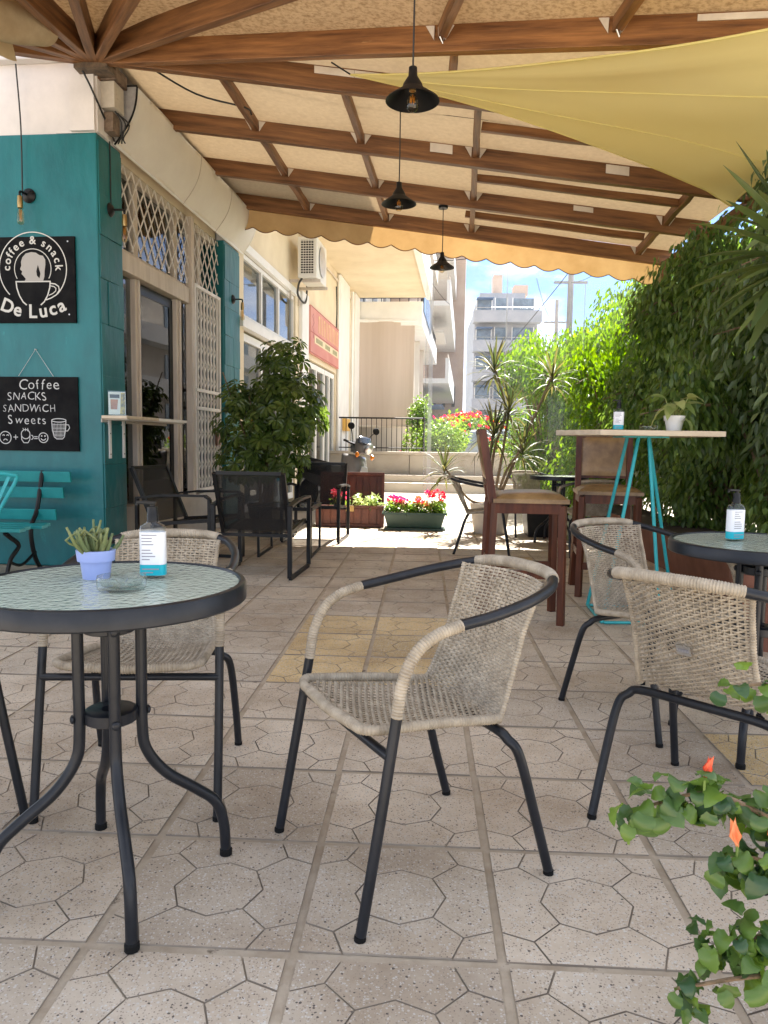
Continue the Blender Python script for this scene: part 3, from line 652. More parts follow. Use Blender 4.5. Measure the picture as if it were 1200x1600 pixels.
def bush(name, label, c, rad, n, L, Wd, leafm, flm=None, nf=0, fs=.1, group=None):
    t = thing(name, label, 'bush', (c[0], c[1], max(0, c[2]-rad[2])), 0, group)
    m = MB(); 
    for k in range(7):
        cc = (c[0]+rnd(-.5, .5)*rad[0], c[1]+rnd(-.5, .5)*rad[1], c[2]+rnd(-.35, .4)*rad[2]); blob(m, cc, [r*.62 for r in rad], n//7, L, Wd)
    m.build('foliage', M[leafm], t, kind='stuff')
    m = MB(); m.tube([(c[0], c[1], 0 if c[2] < 6 else 0), (c[0], c[1], c[2])], .05, 6); m.build('stem', M['bark'], t)
    if flm:
        m = MB()
        for _ in range(nf):
            d = rdir(.5); p = Vector(c)+Vector((d.x*rad[0], d.y*rad[1], d.z*rad[2]))*rnd(.85, 1.05)
            for q in range(5): leaf_quad(m, p, rdir(.2), rdir(.5), fs, fs*.9)
        m.build('blossom', M[flm], t, kind='stuff')
    return t
bush('bougainvillea', 'wide bush covered in red blossom far behind the clear curtain', (1.45, 24, 1.45), (1.15, 1.0, .6), 2000, .15, .1, 'figb', 'red', 130, .1)
bush('flowering_bush', 'grey green bush with a few pink flowers just behind the far stone wall', (.35, 18.6, 1.15), (.95, .8, .7), 2600, .1, .06, 'gerl', 'pink', 6, .08)
bush('flowering_bush', 'sparse green bush with red flowers right of the pink flowered bush', (2.1, 18.9, .85), (.7, .7, .45), 1300, .1, .06, 'gerl', 'red', 5, .07)
bush('shrub', 'small dark shrub in front of the railing corner below the blind', (-.1, 19.2, 1.75), (.35, .4, .65), 900, .1, .05, 'fig')
bush('shrub', 'pale green shrub at the foot of the pinkish tower', (2.2, 40, 1.7), (2.0, 1.2, 1.2), 1200, .25, .15, 'figb')
bush('shrub', 'broad green shrub at the foot of the distant white building', (8, 60, 1.8), (4.5, 2, 1.7), 1600, .4, .25, 'figd')
car = thing('parked_car', 'greyish blue parked car half hidden behind the flowering bushes', 'car', (2.0, 22.3, 0))
def cs(x, y, z): return Vector((2.0+x, 22.3+y, z))
prof = [(-2.1, .35), (-2.12, .75), (-1.95, .95), (-1.2, 1.02), (-.6, 1.46), (.7, 1.5), (1.35, 1.05), (2.0, .92), (2.12, .7), (2.1, .35)]
m = MB(); m.prism([cs(x, -.85, z) for x, z in prof], (0, 1.7, 0)); m.build('body', M['carp'], car, bevel=.08)
m = MB(); m.prism([cs(x, -.862, z) for x, z in ((-1.0, 1.03), (-.55, 1.38), (.62, 1.42), (1.15, 1.05))], (0, .006, 0)); m.build('window', M['bglass'], car)
for x in (-1.35, 1.3):
    for y in (-.72, .72):
        m = MB(); m.lathe(cs(x, y, .32), [(0, -.1), (.2, -.1), (.32, -.08), (.32, .08), (.2, .1), (0, .1)], 20, Matrix.Rotation(PI/2, 3, 'X')); w = m.build('wheel', M['rubber'], car, smooth=True)
        m = MB(); m.lathe(cs(x, y, .32), [(0, -.11), (.18, -.105), (.2, -.09), (.2, .09), (.18, .105), (0, .11)], 14, Matrix.Rotation(PI/2, 3, 'X')); m.build('hubcap', M['alu'], w)

# ------------------------------------------------------------------ the roof over the terrace
roof = thing('terrace_roof', 'timber terrace roof with fanned brown rafters under speckled beige panels', 'roof', (-2.55, 5.85, 3.9))
HUB = V(-2.58, 5.92, 4.0)
raft = []                                                     # (start, end) of centre lines
for ang, EXT in ((142, 2.6), (124, 2.6), (106, 3.3), (88, 3.5), (72, 3.7), (57, 4.4), (38, 5.4), (18.7, 5.8)):  # fan ends out of view, lengths shaped to admit skylight and block sun
    a = math.radians(ang); d = V(math.cos(a), -math.sin(a), 0); raft.append((HUB+d*.06, HUB+d*EXT+V(0, 0, -.138*EXT)))
for yy in (5.78, 6.92, 8.07, 9.22):
    s = V(-2.6+.05*(yy-5.8), yy+.11, 4.0); e = V(2.85, yy-.12, 3.975-.138*5.27)
    raft.append((s if yy > 6 else V(-2.5, 5.86, 3.99), e))
RD, RWD = .165, .066
def woodbeam(a, b, w, d, nm, parent, seed):
    rr = random.Random(seed); m = MB(); n = 6; L_ = (b-a).length; ax = (b-a).normalized(); sd_ = V(0, 0, 1).cross(ax).normalized(); upv = ax.cross(sd_)
    W_ = Matrix.Translation(a) @ Matrix((ax, sd_, upv)).transposed().to_4x4(); a, b = V(0, 0, 0), V(L_, 0, 0); ax, sd_, upv = V(1, 0, 0), V(0, 1, 0), V(0, 0, 1)
    ring = []
    for i in range(n+1):
        p = a.lerp(b, i/n)+sd_*rr.uniform(-.004, .004)+upv*rr.uniform(-.004, .004)
        ww = w/2*(1+rr.uniform(-.05, .05)); hh = d/2*(1+rr.uniform(-.03, .03))
        ring.append([m.v(p+sd_*x*ww+upv*z*hh) for x, z in ((-1, -1), (1, -1), (1, 1), (-1, 1))])
    for A, B in zip(ring[:-1], ring[1:]):
        for k in range(4): m.f(A[k], A[(k+1) % 4], B[(k+1) % 4], B[k])
    m.f(*ring[0][::-1]); m.f(*ring[-1]); o = m.build(nm, M['wood'], None, bevel=.004); o.parent = parent; o.matrix_basis = MW[parent.name].inverted() @ W_; return o
robj = [woodbeam(a, b, RWD, RD, 'rafter', roof, i) for i, (a, b) in enumerate(raft)]
ptab = lambda i, t: raft[i][0].lerp(raft[i][1], t)
def at_x(i, x):
    a, b = raft[i]; return a+(b-a)*((x-a.x)/(b.x-a.x))
# panels between neighbouring rafters, lying on their tops and sagging a little
def panel(A, B, n=10, k=3, sag=.02, t0=0, t1=1, mat='canvas'):
    m = MB()
    def fn(u, v):
        p = A[0].lerp(A[1], t0+(t1-t0)*u).lerp(B[0].lerp(B[1], t0+(t1-t0)*u), v); p = p.copy(); p.z += RD/2+.006-sag*math.sin(PI*v)*(.6+.4*math.sin(u*7))+.012*math.sin(u*23+v*5)*math.sin(PI*v); return p
    m.grid(fn, n*2, k*2, (0, 0, .02)); return m.build('panel', M[mat], roof, smooth=True)
for i in range(len(raft)-1):
    if i == 7:                                                # the narrow wedge beside the hub
        panel(raft[7], raft[8]); continue
    panel(raft[i], raft[i+1], mat='osb' if i < 7 else 'canvas')
# purlins, thin rafters, brackets and paper wedges
bw = M['whitep']
def wedge(p, sx, ax, nrm):
    """a white triangular wedge fixed on the camera side of a beam"""
    m = MB(); s_ = .06
    P = [p, p+ax*sx*s_, p+V(0, 0, -.085)+ax*sx*.004]; m.prism(P, nrm*.012); return m.build('wedge', bw, roof)
def strip(p, L, h, ax, nrm):
    m = MB(); P = [p, p+ax*L, p+ax*L+V(0, 0, -h), p+V(0, 0, -h)]; m.prism(P, nrm*.006); return m.build('paper_strip', bw, roof)
def facing(i):
    a, b = raft[i]; ax = (b-a).normalized(); n = V(ax.y, -ax.x, 0).normalized()      # towards the viewer
    if n.y > 0: n = -n
    return ax, n
def purlin(p, q, w=.055, d=.085, nm='purlin'):
    return woodbeam(p+V(0, 0, .03), q+V(0, 0, .03), w, d, nm, roof, int(p.x*100+p.y*37))
CH = (-1.62, -.66, .36, 2.3)
for c in CH:
    for i in (8, 9, 10):
        x = c+.05*(raft[i][0].y-5.8); x2 = c+.05*(raft[i+1][0].y-5.8)
        purlin(at_x(i, x)+V(0, .035, 0), at_x(i+1, x2)-V(0, .035, 0))
        ax, n = facing(i+1)
        top = at_x(i+1, x2)+V(0, 0, RD/2-.01)+n*(RWD/2+.001)
        wedge(top+ax*.034, 1, ax, n); wedge(top-ax*.034, -1, ax, n)
for c in (.16, ): purlin(at_x(7, c), at_x(8, c))
b1 = lambda L: raft[7][0].lerp(raft[7][1], L/5.8); b0 = lambda L: raft[6][0].lerp(raft[6][1], L/5.4); bm = lambda L: raft[5][0].lerp(raft[5][1], L/4.4)
for L1, L0 in ((2.77, 3.65), (3.85, 4.8)):
    purlin(b1(L1)+V(0, -.04, 0), b0(L0)); ax, n = facing(7); top = b1(L1)+V(0, 0, RD/2-.01)+n*(RWD/2+.001)
    wedge(top+ax*.034, 1, ax, n); wedge(top-ax*.034, -1, ax, n)
    m = MB(); P = [top+V(0, 0, -.02)+n*.03, top+V(.01, 0, -.08)+n*.05, top+V(.03, 0, -.12)+n*.04, top+V(.035, 0, -.08)+n*.03, top+V(.02, 0, -.04)+n*.03]; m.tube(P, .006, 6); m.build('hook', M['alu'], roof, smooth=True)
purlin(b0(2.0), bm(2.4))
for i in (8, 9, 10):                                          # thin mid-bay rafters right of the third purlin line
    y0 = (raft[i][0].y+raft[i+1][0].y)/2
    a = at_x(i, .42).lerp(at_x(i+1, .44), .5); b = at_x(i, 2.36).lerp(at_x(i+1, 2.4), .5)
    woodbeam(a+V(0, 0, .03), b+V(0, 0, .03), .05, .07, 'thin_rafter', roof, 60+i)
    if i < 10:
        ax, n = facing(i+1)
for i, xs in ((8, (-.85, -.55, .75, 1.7)), (9, (.02, 1.55)), (10, (1.5,)), (7, (1.95,))):
    ax, n = facing(i)
    for x in xs:
        p = at_x(i, x)+V(0, 0, RD/2-.012)+n*(RWD/2+.001); strip(p, .3 if i == 8 else .2, .05 if i != 9 else .075, ax, n)
p = b1(4.3)+V(0, 0, RD/2-.012)+facing(7)[1]*(RWD/2+.001); strip(p, .55, .035, *facing(7))
m = MB(); m.box(HUB+V(.0, .02, -.1), (.26, .2, .05)); m.build('hub_plate', pm('rusty_plate', (.06, .045, .035), .7, (.16, .11, .07), 20), roof)
m = MB(); m.beam((-2.62, 5.98, 3.93), F(.02, 4.2, 3.93), .08, .14); m.build('wall_plate', M['wood'], roof)
# post, gutter side at the right, hidden in the hedge
for x, y, z in ((2.8, 9.1, 3.17), (2.8, 5.66, 3.15), (2.75, 4.1, 3.1)):
    m = MB(); m.tube([(x, y, 0), (x, y, z)], .045, 8); m.build('post', M['wood'], roof)
woodbeam(V(2.8, 3.9, 3.13), V(2.8, 9.3, 3.16), .08, .12, 'eave_beam', roof, 77)

# scalloped valance along the front rafter
va = raft[11]; ax = (va[1]-va[0]).normalized(); VL = (va[1]-va[0]).length
vt = thing('scalloped_valance', 'ochre canvas valance with a scalloped lower edge hanging along the far rafter', 'valance', va[0])
m = MB()
ns = int(VL/.29); per = 12
def vfn(u, v):
    s_ = u*VL; drop = .285+.05*abs(math.sin(PI*s_/.29))
    p = va[0]+ax*s_+V(0, .06+.012*math.sin(s_*5)+.02*v*math.sin(s_*2.1+1), 0); p.z += .02-drop*v; return p
m.grid(vfn, ns*per, 5); o = m.build('cloth', M['valance'], vt, smooth='all')
m = MB(); m.tube([vfn(k/(ns*per), 1)+V(0, -.003, 0) for k in range(ns*per+1)], .006, 4); m.build('piping', M['wood'], vt)

# awning cover along the facade
aw = thing('rolled_awning', 'cream vinyl awning cover bulging along the wall above the lattice', 'awning', F(0, .3, 3.5), FYAW)
def afn(u, v, off=0):
    uu = .27+u*3.55; t = v; vv = .02+.2*t+.055*math.sin(PI*t); return F(vv, uu, 3.455+.46*t+.006*math.sin(uu*6+t*3))
m = MB(); m.grid(afn, 40, 12, (.0, 0, 0)); m.build('cover', M['awning'], aw, smooth='all')
m = MB(); pts = [afn(0, k/10) for k in range(11)]; m.poly(pts+[F(.02, .27, 3.915)]); m.build('end_cap', pm('grey_end_plastic', (.28, .27, .27), .6, (.4, .39, .38), 12), aw)
m = MB(); m.tube(pts[::-1], .008, 5); m.tube([F(.02, .27, 3.915), F(.22, .27, 3.915)], .008, 5); m.build('end_piping', M['black'], aw)
for uu in (.42, .7): m = MB(); m.tube([afn(uu, k/14)+F(.004, 0, 0)-FO for k in range(15)], .0035, 4); m.build('seam', M['frame'], aw, smooth=True)
m = MB(); m.tube([F(.02, .27, 3.47), F(.02, 3.82, 3.47)], .016, 6); m.build('rail', M['trim'], aw)
mb_ = thing('motor_box', 'greasy metal box and bracket fixed on the corner below the roof hub', 'box', F(.06, .1, 3.5), FYAW)
m = fm(); m.bb(.015, .13, .05, .22, 3.66, 3.86); m.build('casing', pm('aged_casing', (.42, .38, .32), .6, (.55, .5, .42), 9, wear=(.18, .12, .08), wlo=.6), mb_, bevel=.006)
m = fm(); m.bb(.015, .15, .04, .24, 3.865, 3.96); m.bb(.015, .1, .02, .2, 3.965, 4.02); m.build('bracket', pm('rusty_bracket', (.05, .035, .028), .75, (.2, .14, .1), 14), mb_, bevel=.004)
m = fm(); m.bb(.015, .09, .1, .22, 3.5, 3.65); m.build('gear', pm('rusty_gear', (.1, .07, .05), .7, (.25, .18, .13), 18), mb_, bevel=.004)
m = fm()
for k in range(3): m.tube(spline([(.1, .12+.04*k, 3.66), (.14+.02*k, .14+.03*k, 3.58), (.11, .2+.02*k, 3.5), (.06+.03*k, .25, 3.46)], 4), .006, 5)
m.build('wiring', M['cableb'], mb_, smooth=True)

# rolled canvas hung at the left end
rc = thing('canvas_roll', 'tan canvas rolled up and hanging under the rafters at the upper left', 'canvas', (-2.9, 5.2, 3.8))
m = MB()
A0, A1 = V(-2.68, 5.3, 3.86), V(-3.05, 4.2, 3.72)
def rfn(u, v):
    p = A0.lerp(A1, u); a = v*2*PI*1.6; r = .06+.085*v+.012*math.sin(u*9+v*11)+.02*math.sin(u*3); return p+V(math.cos(a)*r*.9, math.cos(a)*r*.3, math.sin(a)*r*1.15-.06*math.sin(PI*u))
m.grid(rfn, 18, 40); m.build('roll', M['rollc'], rc, smooth='all')
m = MB()
def flfn(u, v): return V(-2.86-.5*u, 5.2-.55*u, 3.84-.18*v-.03*math.sin(u*8)) + V(.08*v*math.sin(u*6), .1*v, 0)
m.grid(flfn, 12, 6); m.build('loose_flap', M['rollc'], rc, smooth='all')
m = MB(); m.tube(spline([A0+V(-.2, -.4, .1), A0+V(-.2, -.4, -.16), A0+V(-.25, -.42, .1)], 5), .006, 5); m.build('tie', M['cableb'], rc)

# cables under the roof
cable('cable', [at_x(8, -1.9)+V(.0, .1, .08), (-1.2, 6.3, 3.9), (-.3, 6.35, 3.78), (.8, 6.3, 3.62)], .004, 'long thin cable under the panel behind the second beam')
cable('cable', [at_x(8, -2.2)+V(.0, .1, .0), (-1.9, 6.3, 3.88), (-1.55, 6.5, 3.86), (-1.5, 6.55, 3.82)], .008, 'short dark cable with loose end near the awning top')

# yellow shade sail
sl_ = thing('shade_sail', 'bright yellow shade sail stretched across the upper right under the beams', 'sail', (1.4, 4.6, 3.1))
SA, SB, SC = V(-.55, 5.45, 3.62), V(2.45, 6.35, 3.0), V(2.3, 2.6, 2.72)
def bez(a, c, b, t): return a*(1-t)**2+c*2*t*(1-t)+b*t*t
cen = (SA+SB+SC)/3
def side(a, b, k): return (a+b)/2+(cen-(a+b)/2)*k
cAB, cAC, cBC = side(SA, SB, .46), side(SA, SC, .6), side(SB, SC, .3)
def sfn(u, v):                     # u from tip A to edge BC, v across
    e = bez(SA, cAB, SB, u).lerp(bez(SA, cAC, SC, u), v); far = bez(SB, cBC, SC, v); lin = SB.lerp(SC, v)
    p = e+(far-lin)*(u**3); p = p.copy(); p.z += -.10*math.sin(PI*v)*u*(1-u*.3)+.008*math.sin(v*26+u*4)*u*(1-u)+.014*math.sin((u*9-v*14))*u+.01*math.sin(v*40+u*3)*math.exp(-((v-.9)/.16)**2)*u+.012*math.sin(u*30-v*9)*math.exp(-((u-.93)/.09)**2-((v-.1)/.2)**2); return p
m = MB(); m.grid(sfn, 44, 30); m.build('cloth', M['sail'], sl_, smooth='all')
m = MB(); m.tube([sfn(k/40, 0) for k in range(41)], .007, 5); m.tube([sfn(k/40, 1) for k in range(41)], .007, 5); m.tube([sfn(1, k/30) for k in range(31)], .007, 5); m.build('hem', M['sail'], sl_, smooth='all')
for vv in (.34, .67):
    m = MB(); m.tube([sfn(.12+.88*k/40, vv)-V(0, 0, .002) for k in range(41)], .0035, 4); m.build('seam', M['sail'], sl_, smooth='all')
m = MB(); m.tube([SB, SB+V(.2, .12, .05)], .006, 5); m.tube([SA, SA+V(-.15, .12, .14)], .006, 5); m.tube([SC, SC+V(.5, -.2, .3)], .006, 5); m.build('cord', M['black'], sl_)

# pendant lamps
def pendant(x, y, z, top, label):
    t = thing('pendant_lamp', label, 'pendant lamp', (x, y, z), 0, 'black pendant lamps under the terrace roof')
    m = MB(); P = [(.012, .20), (.02, .195), (.022, .155), (.046, .118), (.05, .104), (.054, .096), (.129, .044), (.132, .038), (.127, .041), (.052, .092), (.045, .1), (.018, .14)]
    m.lathe((x, y, z), P, 36); sh = m.build('shade', M['black'], t, smooth=True)
    m = MB(); m.lathe((x, y, z), [(.0, .085), (.016, .085), (.018, .12), (0, .125)], 14); m.build('socket', M['brass'], t, smooth=True)
    m = MB(); m.lathe((x, y, z), [(.012, .085), (.014, .07), (.026, .045), (.031, .022), (.026, .0), (.012, -.012), (0, -.014)], 20); bl = m.build('bulb', M['bulb'], t, smooth='all')
    m = MB()
    for k in range(6): a = k*PI/3; m.tube([(x, y, z+.07), (x+math.cos(a)*.012, y+math.sin(a)*.012, z+.03), (x+math.cos(a+.5)*.012, y+math.sin(a+.5)*.012, z+.058)], .0014, 4)
    m.build('filament', M['filament'], bl)
    m = MB(); m.tube([(x, y, z+.19), (x+.002, y, (z+top)/2), (x, y, top)], .0045, 6); m.build('cord', M['cableb'], t)
    m = MB(); m.lathe((x, y, top-.03), [(0, -.002), (.048, 0), (.05, .01), (.05, .026), (0, .028)], 20); m.build('ceiling_rose', M['black'], t, smooth=True)
pendant(-.08, 3.8, 2.68, 3.74, 'nearest black pendant lamp, hanging in front of the yellow sail')
pendant(-.21, 5.76, 2.80, 3.575, 'middle pendant lamp of the three, in front of the fourth beam')
pendant(.17, 8.05, 2.86, 3.53, 'farthest and smallest pendant lamp, against the sunlit far balconies')

# wall lamps
def sconce(p, nrm, label):
    n = nrm.normalized(); t = thing('wall_lamp', label, 'wall lamp', p, 0, 'bare bulb wall lamps on the teal columns')
    R = n.to_track_quat('Z', 'Y').to_matrix()
    m = MB(); m.lathe(p, [(0, .0), (.055, .0), (.057, .012), (.04, .03), (.018, .04), (0, .042)], 24, R); m.build('backplate', M['black'], t, smooth=True)
    m = MB(); q = p+n*.13; m.tube(spline([p+n*.03, p+n*.1, q+V(0, 0, -.01), q+V(0, 0, -.05)], 5), .009, 8); m.build('arm', M['black'], t, smooth=True)
    m = MB(); m.lathe(q+V(0, 0, -.13), [(0, .0), (.02, .0), (.022, .03), (.018, .09), (0, .095)], 14); m.build('socket', M['brass'], t, smooth=True)
    m = MB(); m.lathe(q+V(0, 0, -.26), [(0, 0), (.022, .008), (.028, .03), (.024, .09), (.014, .13)], 16); b = m.build('bulb', M['bulb'], t, smooth='all')
    m = MB()
    for k in range(4): m.tube([q+V(.008*math.cos(k*1.6), .008*math.sin(k*1.6), -.14), q+V(.01*math.cos(k*1.6+.4), .01*math.sin(k*1.6+.4), -.23)], .0016, 4)
    m.build('filament', M['filament'], b)
fn = FT.to_3x3() @ V(0, -1, 0); sn = FT.to_3x3() @ V(1, 0, 0)
sconce(F(-.57, 0, 2.98), fn, 'bare bulb wall lamp on the dark teal front above the round logo sign')
sconce(F(0, .19, 2.92), sn, 'bare bulb wall lamp on the side of the corner column beside the lattice')
sconce(F(0, 3.45, 2.82), sn, 'bare bulb wall lamp on the second teal column near the upper windows')

# ------------------------------------------------------------------ signs, boards, shelf, air conditioner
RF = FT.to_3x3() @ Matrix(((1, 0, 0), (0, 0, -1), (0, 1, 0)))       # text plane standing on the front face, facing -u
RS = FT.to_3x3() @ Matrix(((0, 0, 1), (1, 0, 0), (0, 1, 0)))        # text plane on the facade, facing +v
def text(s, p, R, size, mat, parent, name='lettering', rot=0, ext=.0012, off=0, align='CENTER', shear=0, sx=1):
    cu = bpy.data.curves.new(name, 'FONT'); cu.body = s; cu.size = size; cu.extrude = ext; cu.offset = off; cu.align_x = align; cu.align_y = 'CENTER'; cu.shear = shear; cu.resolution_u = 3
    o = bpy.data.objects.new(name, cu); COL.objects.link(o); bpy.context.view_layer.update()
    me = bpy.data.meshes.new_from_object(o); bpy.data.objects.remove(o); bpy.data.curves.remove(cu)
    T = Matrix.Translation(Vector(p)) @ (R @ Matrix.Rotation(rot, 3, 'Z') @ Matrix.Diagonal((sx, 1, 1))).to_4x4()
    me.transform(MW[parent.name].inverted() @ T); me.materials.clear(); me.materials.append(M[mat])
    ob = bpy.data.objects.new(name, me); COL.objects.link(ob); ob.parent = parent; MW[ob.name] = MW[parent.name]; return ob
class Draw:
    """flat printed lines and shapes on a board: x right, y up on its face"""
    def __init__(s, org, R, ): s.o = Vector(org); s.R = R; s.m = MB(); s.z = 0
    def p(s, x, y): return s.o+s.R @ V(x, y, s.z)
    def line(s, P, w, closed=False):
        P = [V(a, b, 0) for a, b in P]; n = len(P); L = []; Rr = []
        for i in range(n):
            t = (P[(i+1) % n]-P[i-1]) if closed else (P[min(i+1, n-1)]-P[max(i-1, 0)])
            t.normalize(); nn = V(-t.y, t.x, 0); L.append(s.m.v(s.p(*(P[i]+nn*w/2).xy))); Rr.append(s.m.v(s.p(*(P[i]-nn*w/2).xy)))
        for i in range(n if closed else n-1): s.m.f(Rr[i], Rr[(i+1) % n], L[(i+1) % n], L[i])
    def arc(s, cx, cy, r, a0, a1, w, n=40): s.line([(cx+r*math.cos(math.radians(a0+(a1-a0)*k/n)), cy+r*math.sin(math.radians(a0+(a1-a0)*k/n))) for k in range(n+1)], w)
    def fill(s, P): s.m.poly([s.p(*q) for q in P])
lg = thing('logo_sign', 'square black cafe sign with round coffee cup logo and curved lettering', 'sign', F(-.54, 0, 2.32), FYAW)
m = fm(); m.bb(-.885, -.19, -.022, -.004, 1.985, 2.66); m.build('board', M['board'], lg, bevel=.003)
lc = F(-.545, -.0235, 2.34)
d = Draw(lc, RF)
d.arc(0, .07, .285, -60+15, 225, .008, 70); d.arc(0, .07, .155, -30, 210, .006, 50)
cup = [(-.145, -.03), (-.14, -.08), (-.12, -.14), (-.09, -.19), (-.06, -.215)]
d.line([(-.15, -.03), (.15, -.03)], .010); d.line(cup, .010); d.line([(-a, b) for a, b in cup], .010)
d.line([(.145, -.045), (.185, -.05), (.215, -.07), (.22, -.1), (.195, -.135), (.15, -.16), (.105, -.175)], .009); d.line([(.145, -.065), (.175, -.07), (.192, -.085), (.19, -.105), (.165, -.125), (.13, -.14)], .007)
# smooth "hands" swirl is a plain face in profile with hair gathered behind
d.z = .0004
head = [(-.075, -.028), (-.06, -.01), (-.085, .02), (-.097, .03), (-.09, .05), (-.1, .06), (-.108, .068), (-.096, .095), (-.098, .125), (-.085, .16), (-.055, .19), (-.01, .2), (.03, .195), (.06, .175), (.09, .17), (.108, .14), (.108, .1), (.1, .05), (.098, .01), (.085, -.028)]
d.m.build('print', M['signw'], lg, kind='stuff'); d = Draw(lc+RF @ V(0, 0, .0004), RF); d.fill(head[::-1]); d.m.build('silhouette', M['signg'], lg)
d2 = Draw(lc+RF @ V(0, 0, .001), RF); d2.fill([(.045, .1), (.03, .05), (.035, .015), (.055, -.005), (.065, .03)][::-1]); d2.m.build('print_gap', M['board'], lg)
s = 'coffee & snack'; n = len(s); wid = {'f': .6, ' ': .55, '&': 1.25, 'c': .95, 'k': 1.05}
tot = sum(wid.get(c, 1) for c in s); acc = 0
for c in s:
    wv = wid.get(c, 1); a = 186-(acc+wv/2)/tot*192; acc += wv
    if c == ' ': continue
    r = .22; A = math.radians(a); text(c, lc+RF @ V(r*math.cos(A), .07+r*math.sin(A), .0002), RF, .09, 'signw', lg, 'letter', A-PI/2, off=.0012)
s = 'De Luca'; wid = {'D': 1.25, 'e': .95, ' ': .5, 'L': 1.1, 'u': 1.05, 'c': .9, 'a': 1}
tot = sum(wid.get(c, 1) for c in s); acc = 0
for c in s:
    wv = wid.get(c, 1); f_ = (acc+wv/2)/tot; acc += wv
    if c == ' ': continue
    r = .60; A = math.radians(-90-27+54*f_); x, y = r*math.cos(A), .33+r*math.sin(A)
    lt = text(c, lc+RF @ V(x, y, .0002), RF, .15, 'signw', lg, 'letter', A+PI/2, off=.003)
for a, b in ((.3, .28), (.3, -.29), (-.3, .28)):
    m = MB(); m.lathe(lc+RF @ V(a, b, 0), [(.007, 0), (.006, .003), (0, .004)], 8, RF); m.build('screw', M['alu'], lg)
# chalk board hung on a string
cb = thing('chalk_board', 'black chalkboard with handwritten menu hanging by a string on the teal front', 'chalkboard', F(-.55, 0, 1.2), FYAW)
m = fm(); m.bb(-.92, -.19, -.02, -.006, .955, 1.555); m.build('board', M['board'], cb, bevel=.003)
cc = F(-.555, -.0212, 1.255)
for s, x, y, sz, sh in (('Coffee', .035, .235, .115, .1), ('SNACKS', -.075, .14, .092, .0), ('SANDWiCH', -.06, .042, .09, 0), ('Sweets', -.08, -.052, .104, .08)):
    w_ = {'i': .3, 't': .42, 'f': .42, 'S': .62, 'W': .95, 'w': .85, 'D': .76, 'N': .78, 'C': .72, 'A': .7, 'H': .76, 'K': .66, 's': .5}
    tw = sum(w_.get(c, .58) for c in s)*sz*.94; px_ = x-tw/2
    for c in s:
        cw = w_.get(c, .58)*sz*.94
        text(c, cc+RF @ V(px_+cw/2, y+rnd(-.004, .004), 0), RF, sz*rnd(.9, 1.08), 'chalk', cb, 'letter', rnd(-.13, .13), .0006, rnd(-.0016, -.0004), 'CENTER', rnd(-.1, .2), rnd(.85, 1.0)); px_ += cw
d = Draw(cc+RF @ V(0, 0, .0008), RF); w = .0065
d.arc(-.27, -.195, .05, 0, 360, w, 20); d.arc(-.285, -.18, .008, 0, 180, w, 6); d.arc(-.25, -.18, .008, 0, 180, w, 6); d.arc(-.27, -.225, .018, 20, 160, w, 8)
d.line([(-.2, -.19), (-.16, -.19)], w); d.line([(-.18, -.17), (-.18, -.21)], w)
d.line([(-.13, -.165), (-.128, -.21), (-.11, -.235), (-.075, -.235), (-.058, -.21), (-.055, -.165)], w); d.arc(-.093, -.165, .038, 0, 360, w, 16); d.arc(-.045, -.19, .017, -90, 90, w, 8)
for k in range(3): d.line([(-.115+.02*k, -.115), (-.11+.02*k, -.13), (-.116+.02*k, -.14)], w*.8)
d.line([(-.02, -.185), (.01, -.185)], w); d.line([(-.02, -.2), (.01, -.2)], w)
d.arc(.06, -.192, .04, 0, 360, w, 20); d.arc(.06, -.19, .022, 200, 340, w, 8); d.arc(.046, -.178, .004, 0, 360, w, 5); d.arc(.074, -.178, .004, 0, 360, w, 5)
d.arc(.2, -.045, .062, 0, 360, w, 20) if False else None
pt = [(.135, -.05), (.14, -.13), (.155, -.185), (.175, -.2), (.225, -.2), (.24, -.185), (.252, -.13), (.258, -.05)]; d.line(pt, w)
P = [(.197+.062*math.cos(k*PI/10), -.05+.014*math.sin(k*PI/10)) for k in range(21)]; d.line(P, w)
for k in range(9): d.line([(.147+.0125*k, -.075), (.155+.0105*k, -.19)], .003)
for k in range(4): d.line([(.142+.003*k, -.085-.028*k), (.252-.003*k, -.085-.028*k)], .003)
d.line([(.255, -.085), (.28, -.085), (.288, -.11), (.27, -.135), (.248, -.135)], w)
d.m.build('chalk_drawing', M['chalk'], cb, kind='stuff')
m = fm(); ap = (-.545, -.016, 1.775); m.tube([(-.7, -.014, 1.56), ap, (-.4, -.014, 1.56)], .0022, 5); m.tube([(-.545, .0, 1.775), (-.545, -.025, 1.775)], .004, 6); m.build('string', M['chalk'], cb)

# shelf with brackets, menu stand
sh = thing('wall_shelf', 'narrow wooden wall shelf on white brackets beside the cafe door', 'shelf', F(0, .6, 1.25), FYAW)
m = fm(); m.bb(.005, .22, -.02, .62, 1.225, 1.25); m.build('board', M['pale_top'], sh, bevel=.002)
m = fm(); m.bb(.005, .22, .625, 1.3, 1.225, 1.25); m.build('board', M['trim'], sh, bevel=.002)
m = fm(); m.bb(.0, .01, -.02, 1.3, 1.195, 1.224); m.bb(.008, .21, .02, 1.25, 1.214, 1.2235); m.build('batten', M['potg'], sh)
for u in (.08, .33):
    m = fm(); m.bb(.001, .022, u, u+.035, .9, 1.222); b = m.build('bracket', M['trim'], sh)
    for z in (.93, 1.1): m = fm(); m.bb(.022, .024, u+.012, u+.022, z, z+.01); m.build('screw', M['cableb'], b)
mc = thing('menu_stand', 'small clear acrylic stand with iced drink menu card on the wall shelf', 'menu stand', F(.12, .14, 1.25), FYAW-.25)
MT = FT @ Matrix.Translation(V(.12, .02, 1.25)) @ Matrix.Rotation(.45, 4, 'Z')
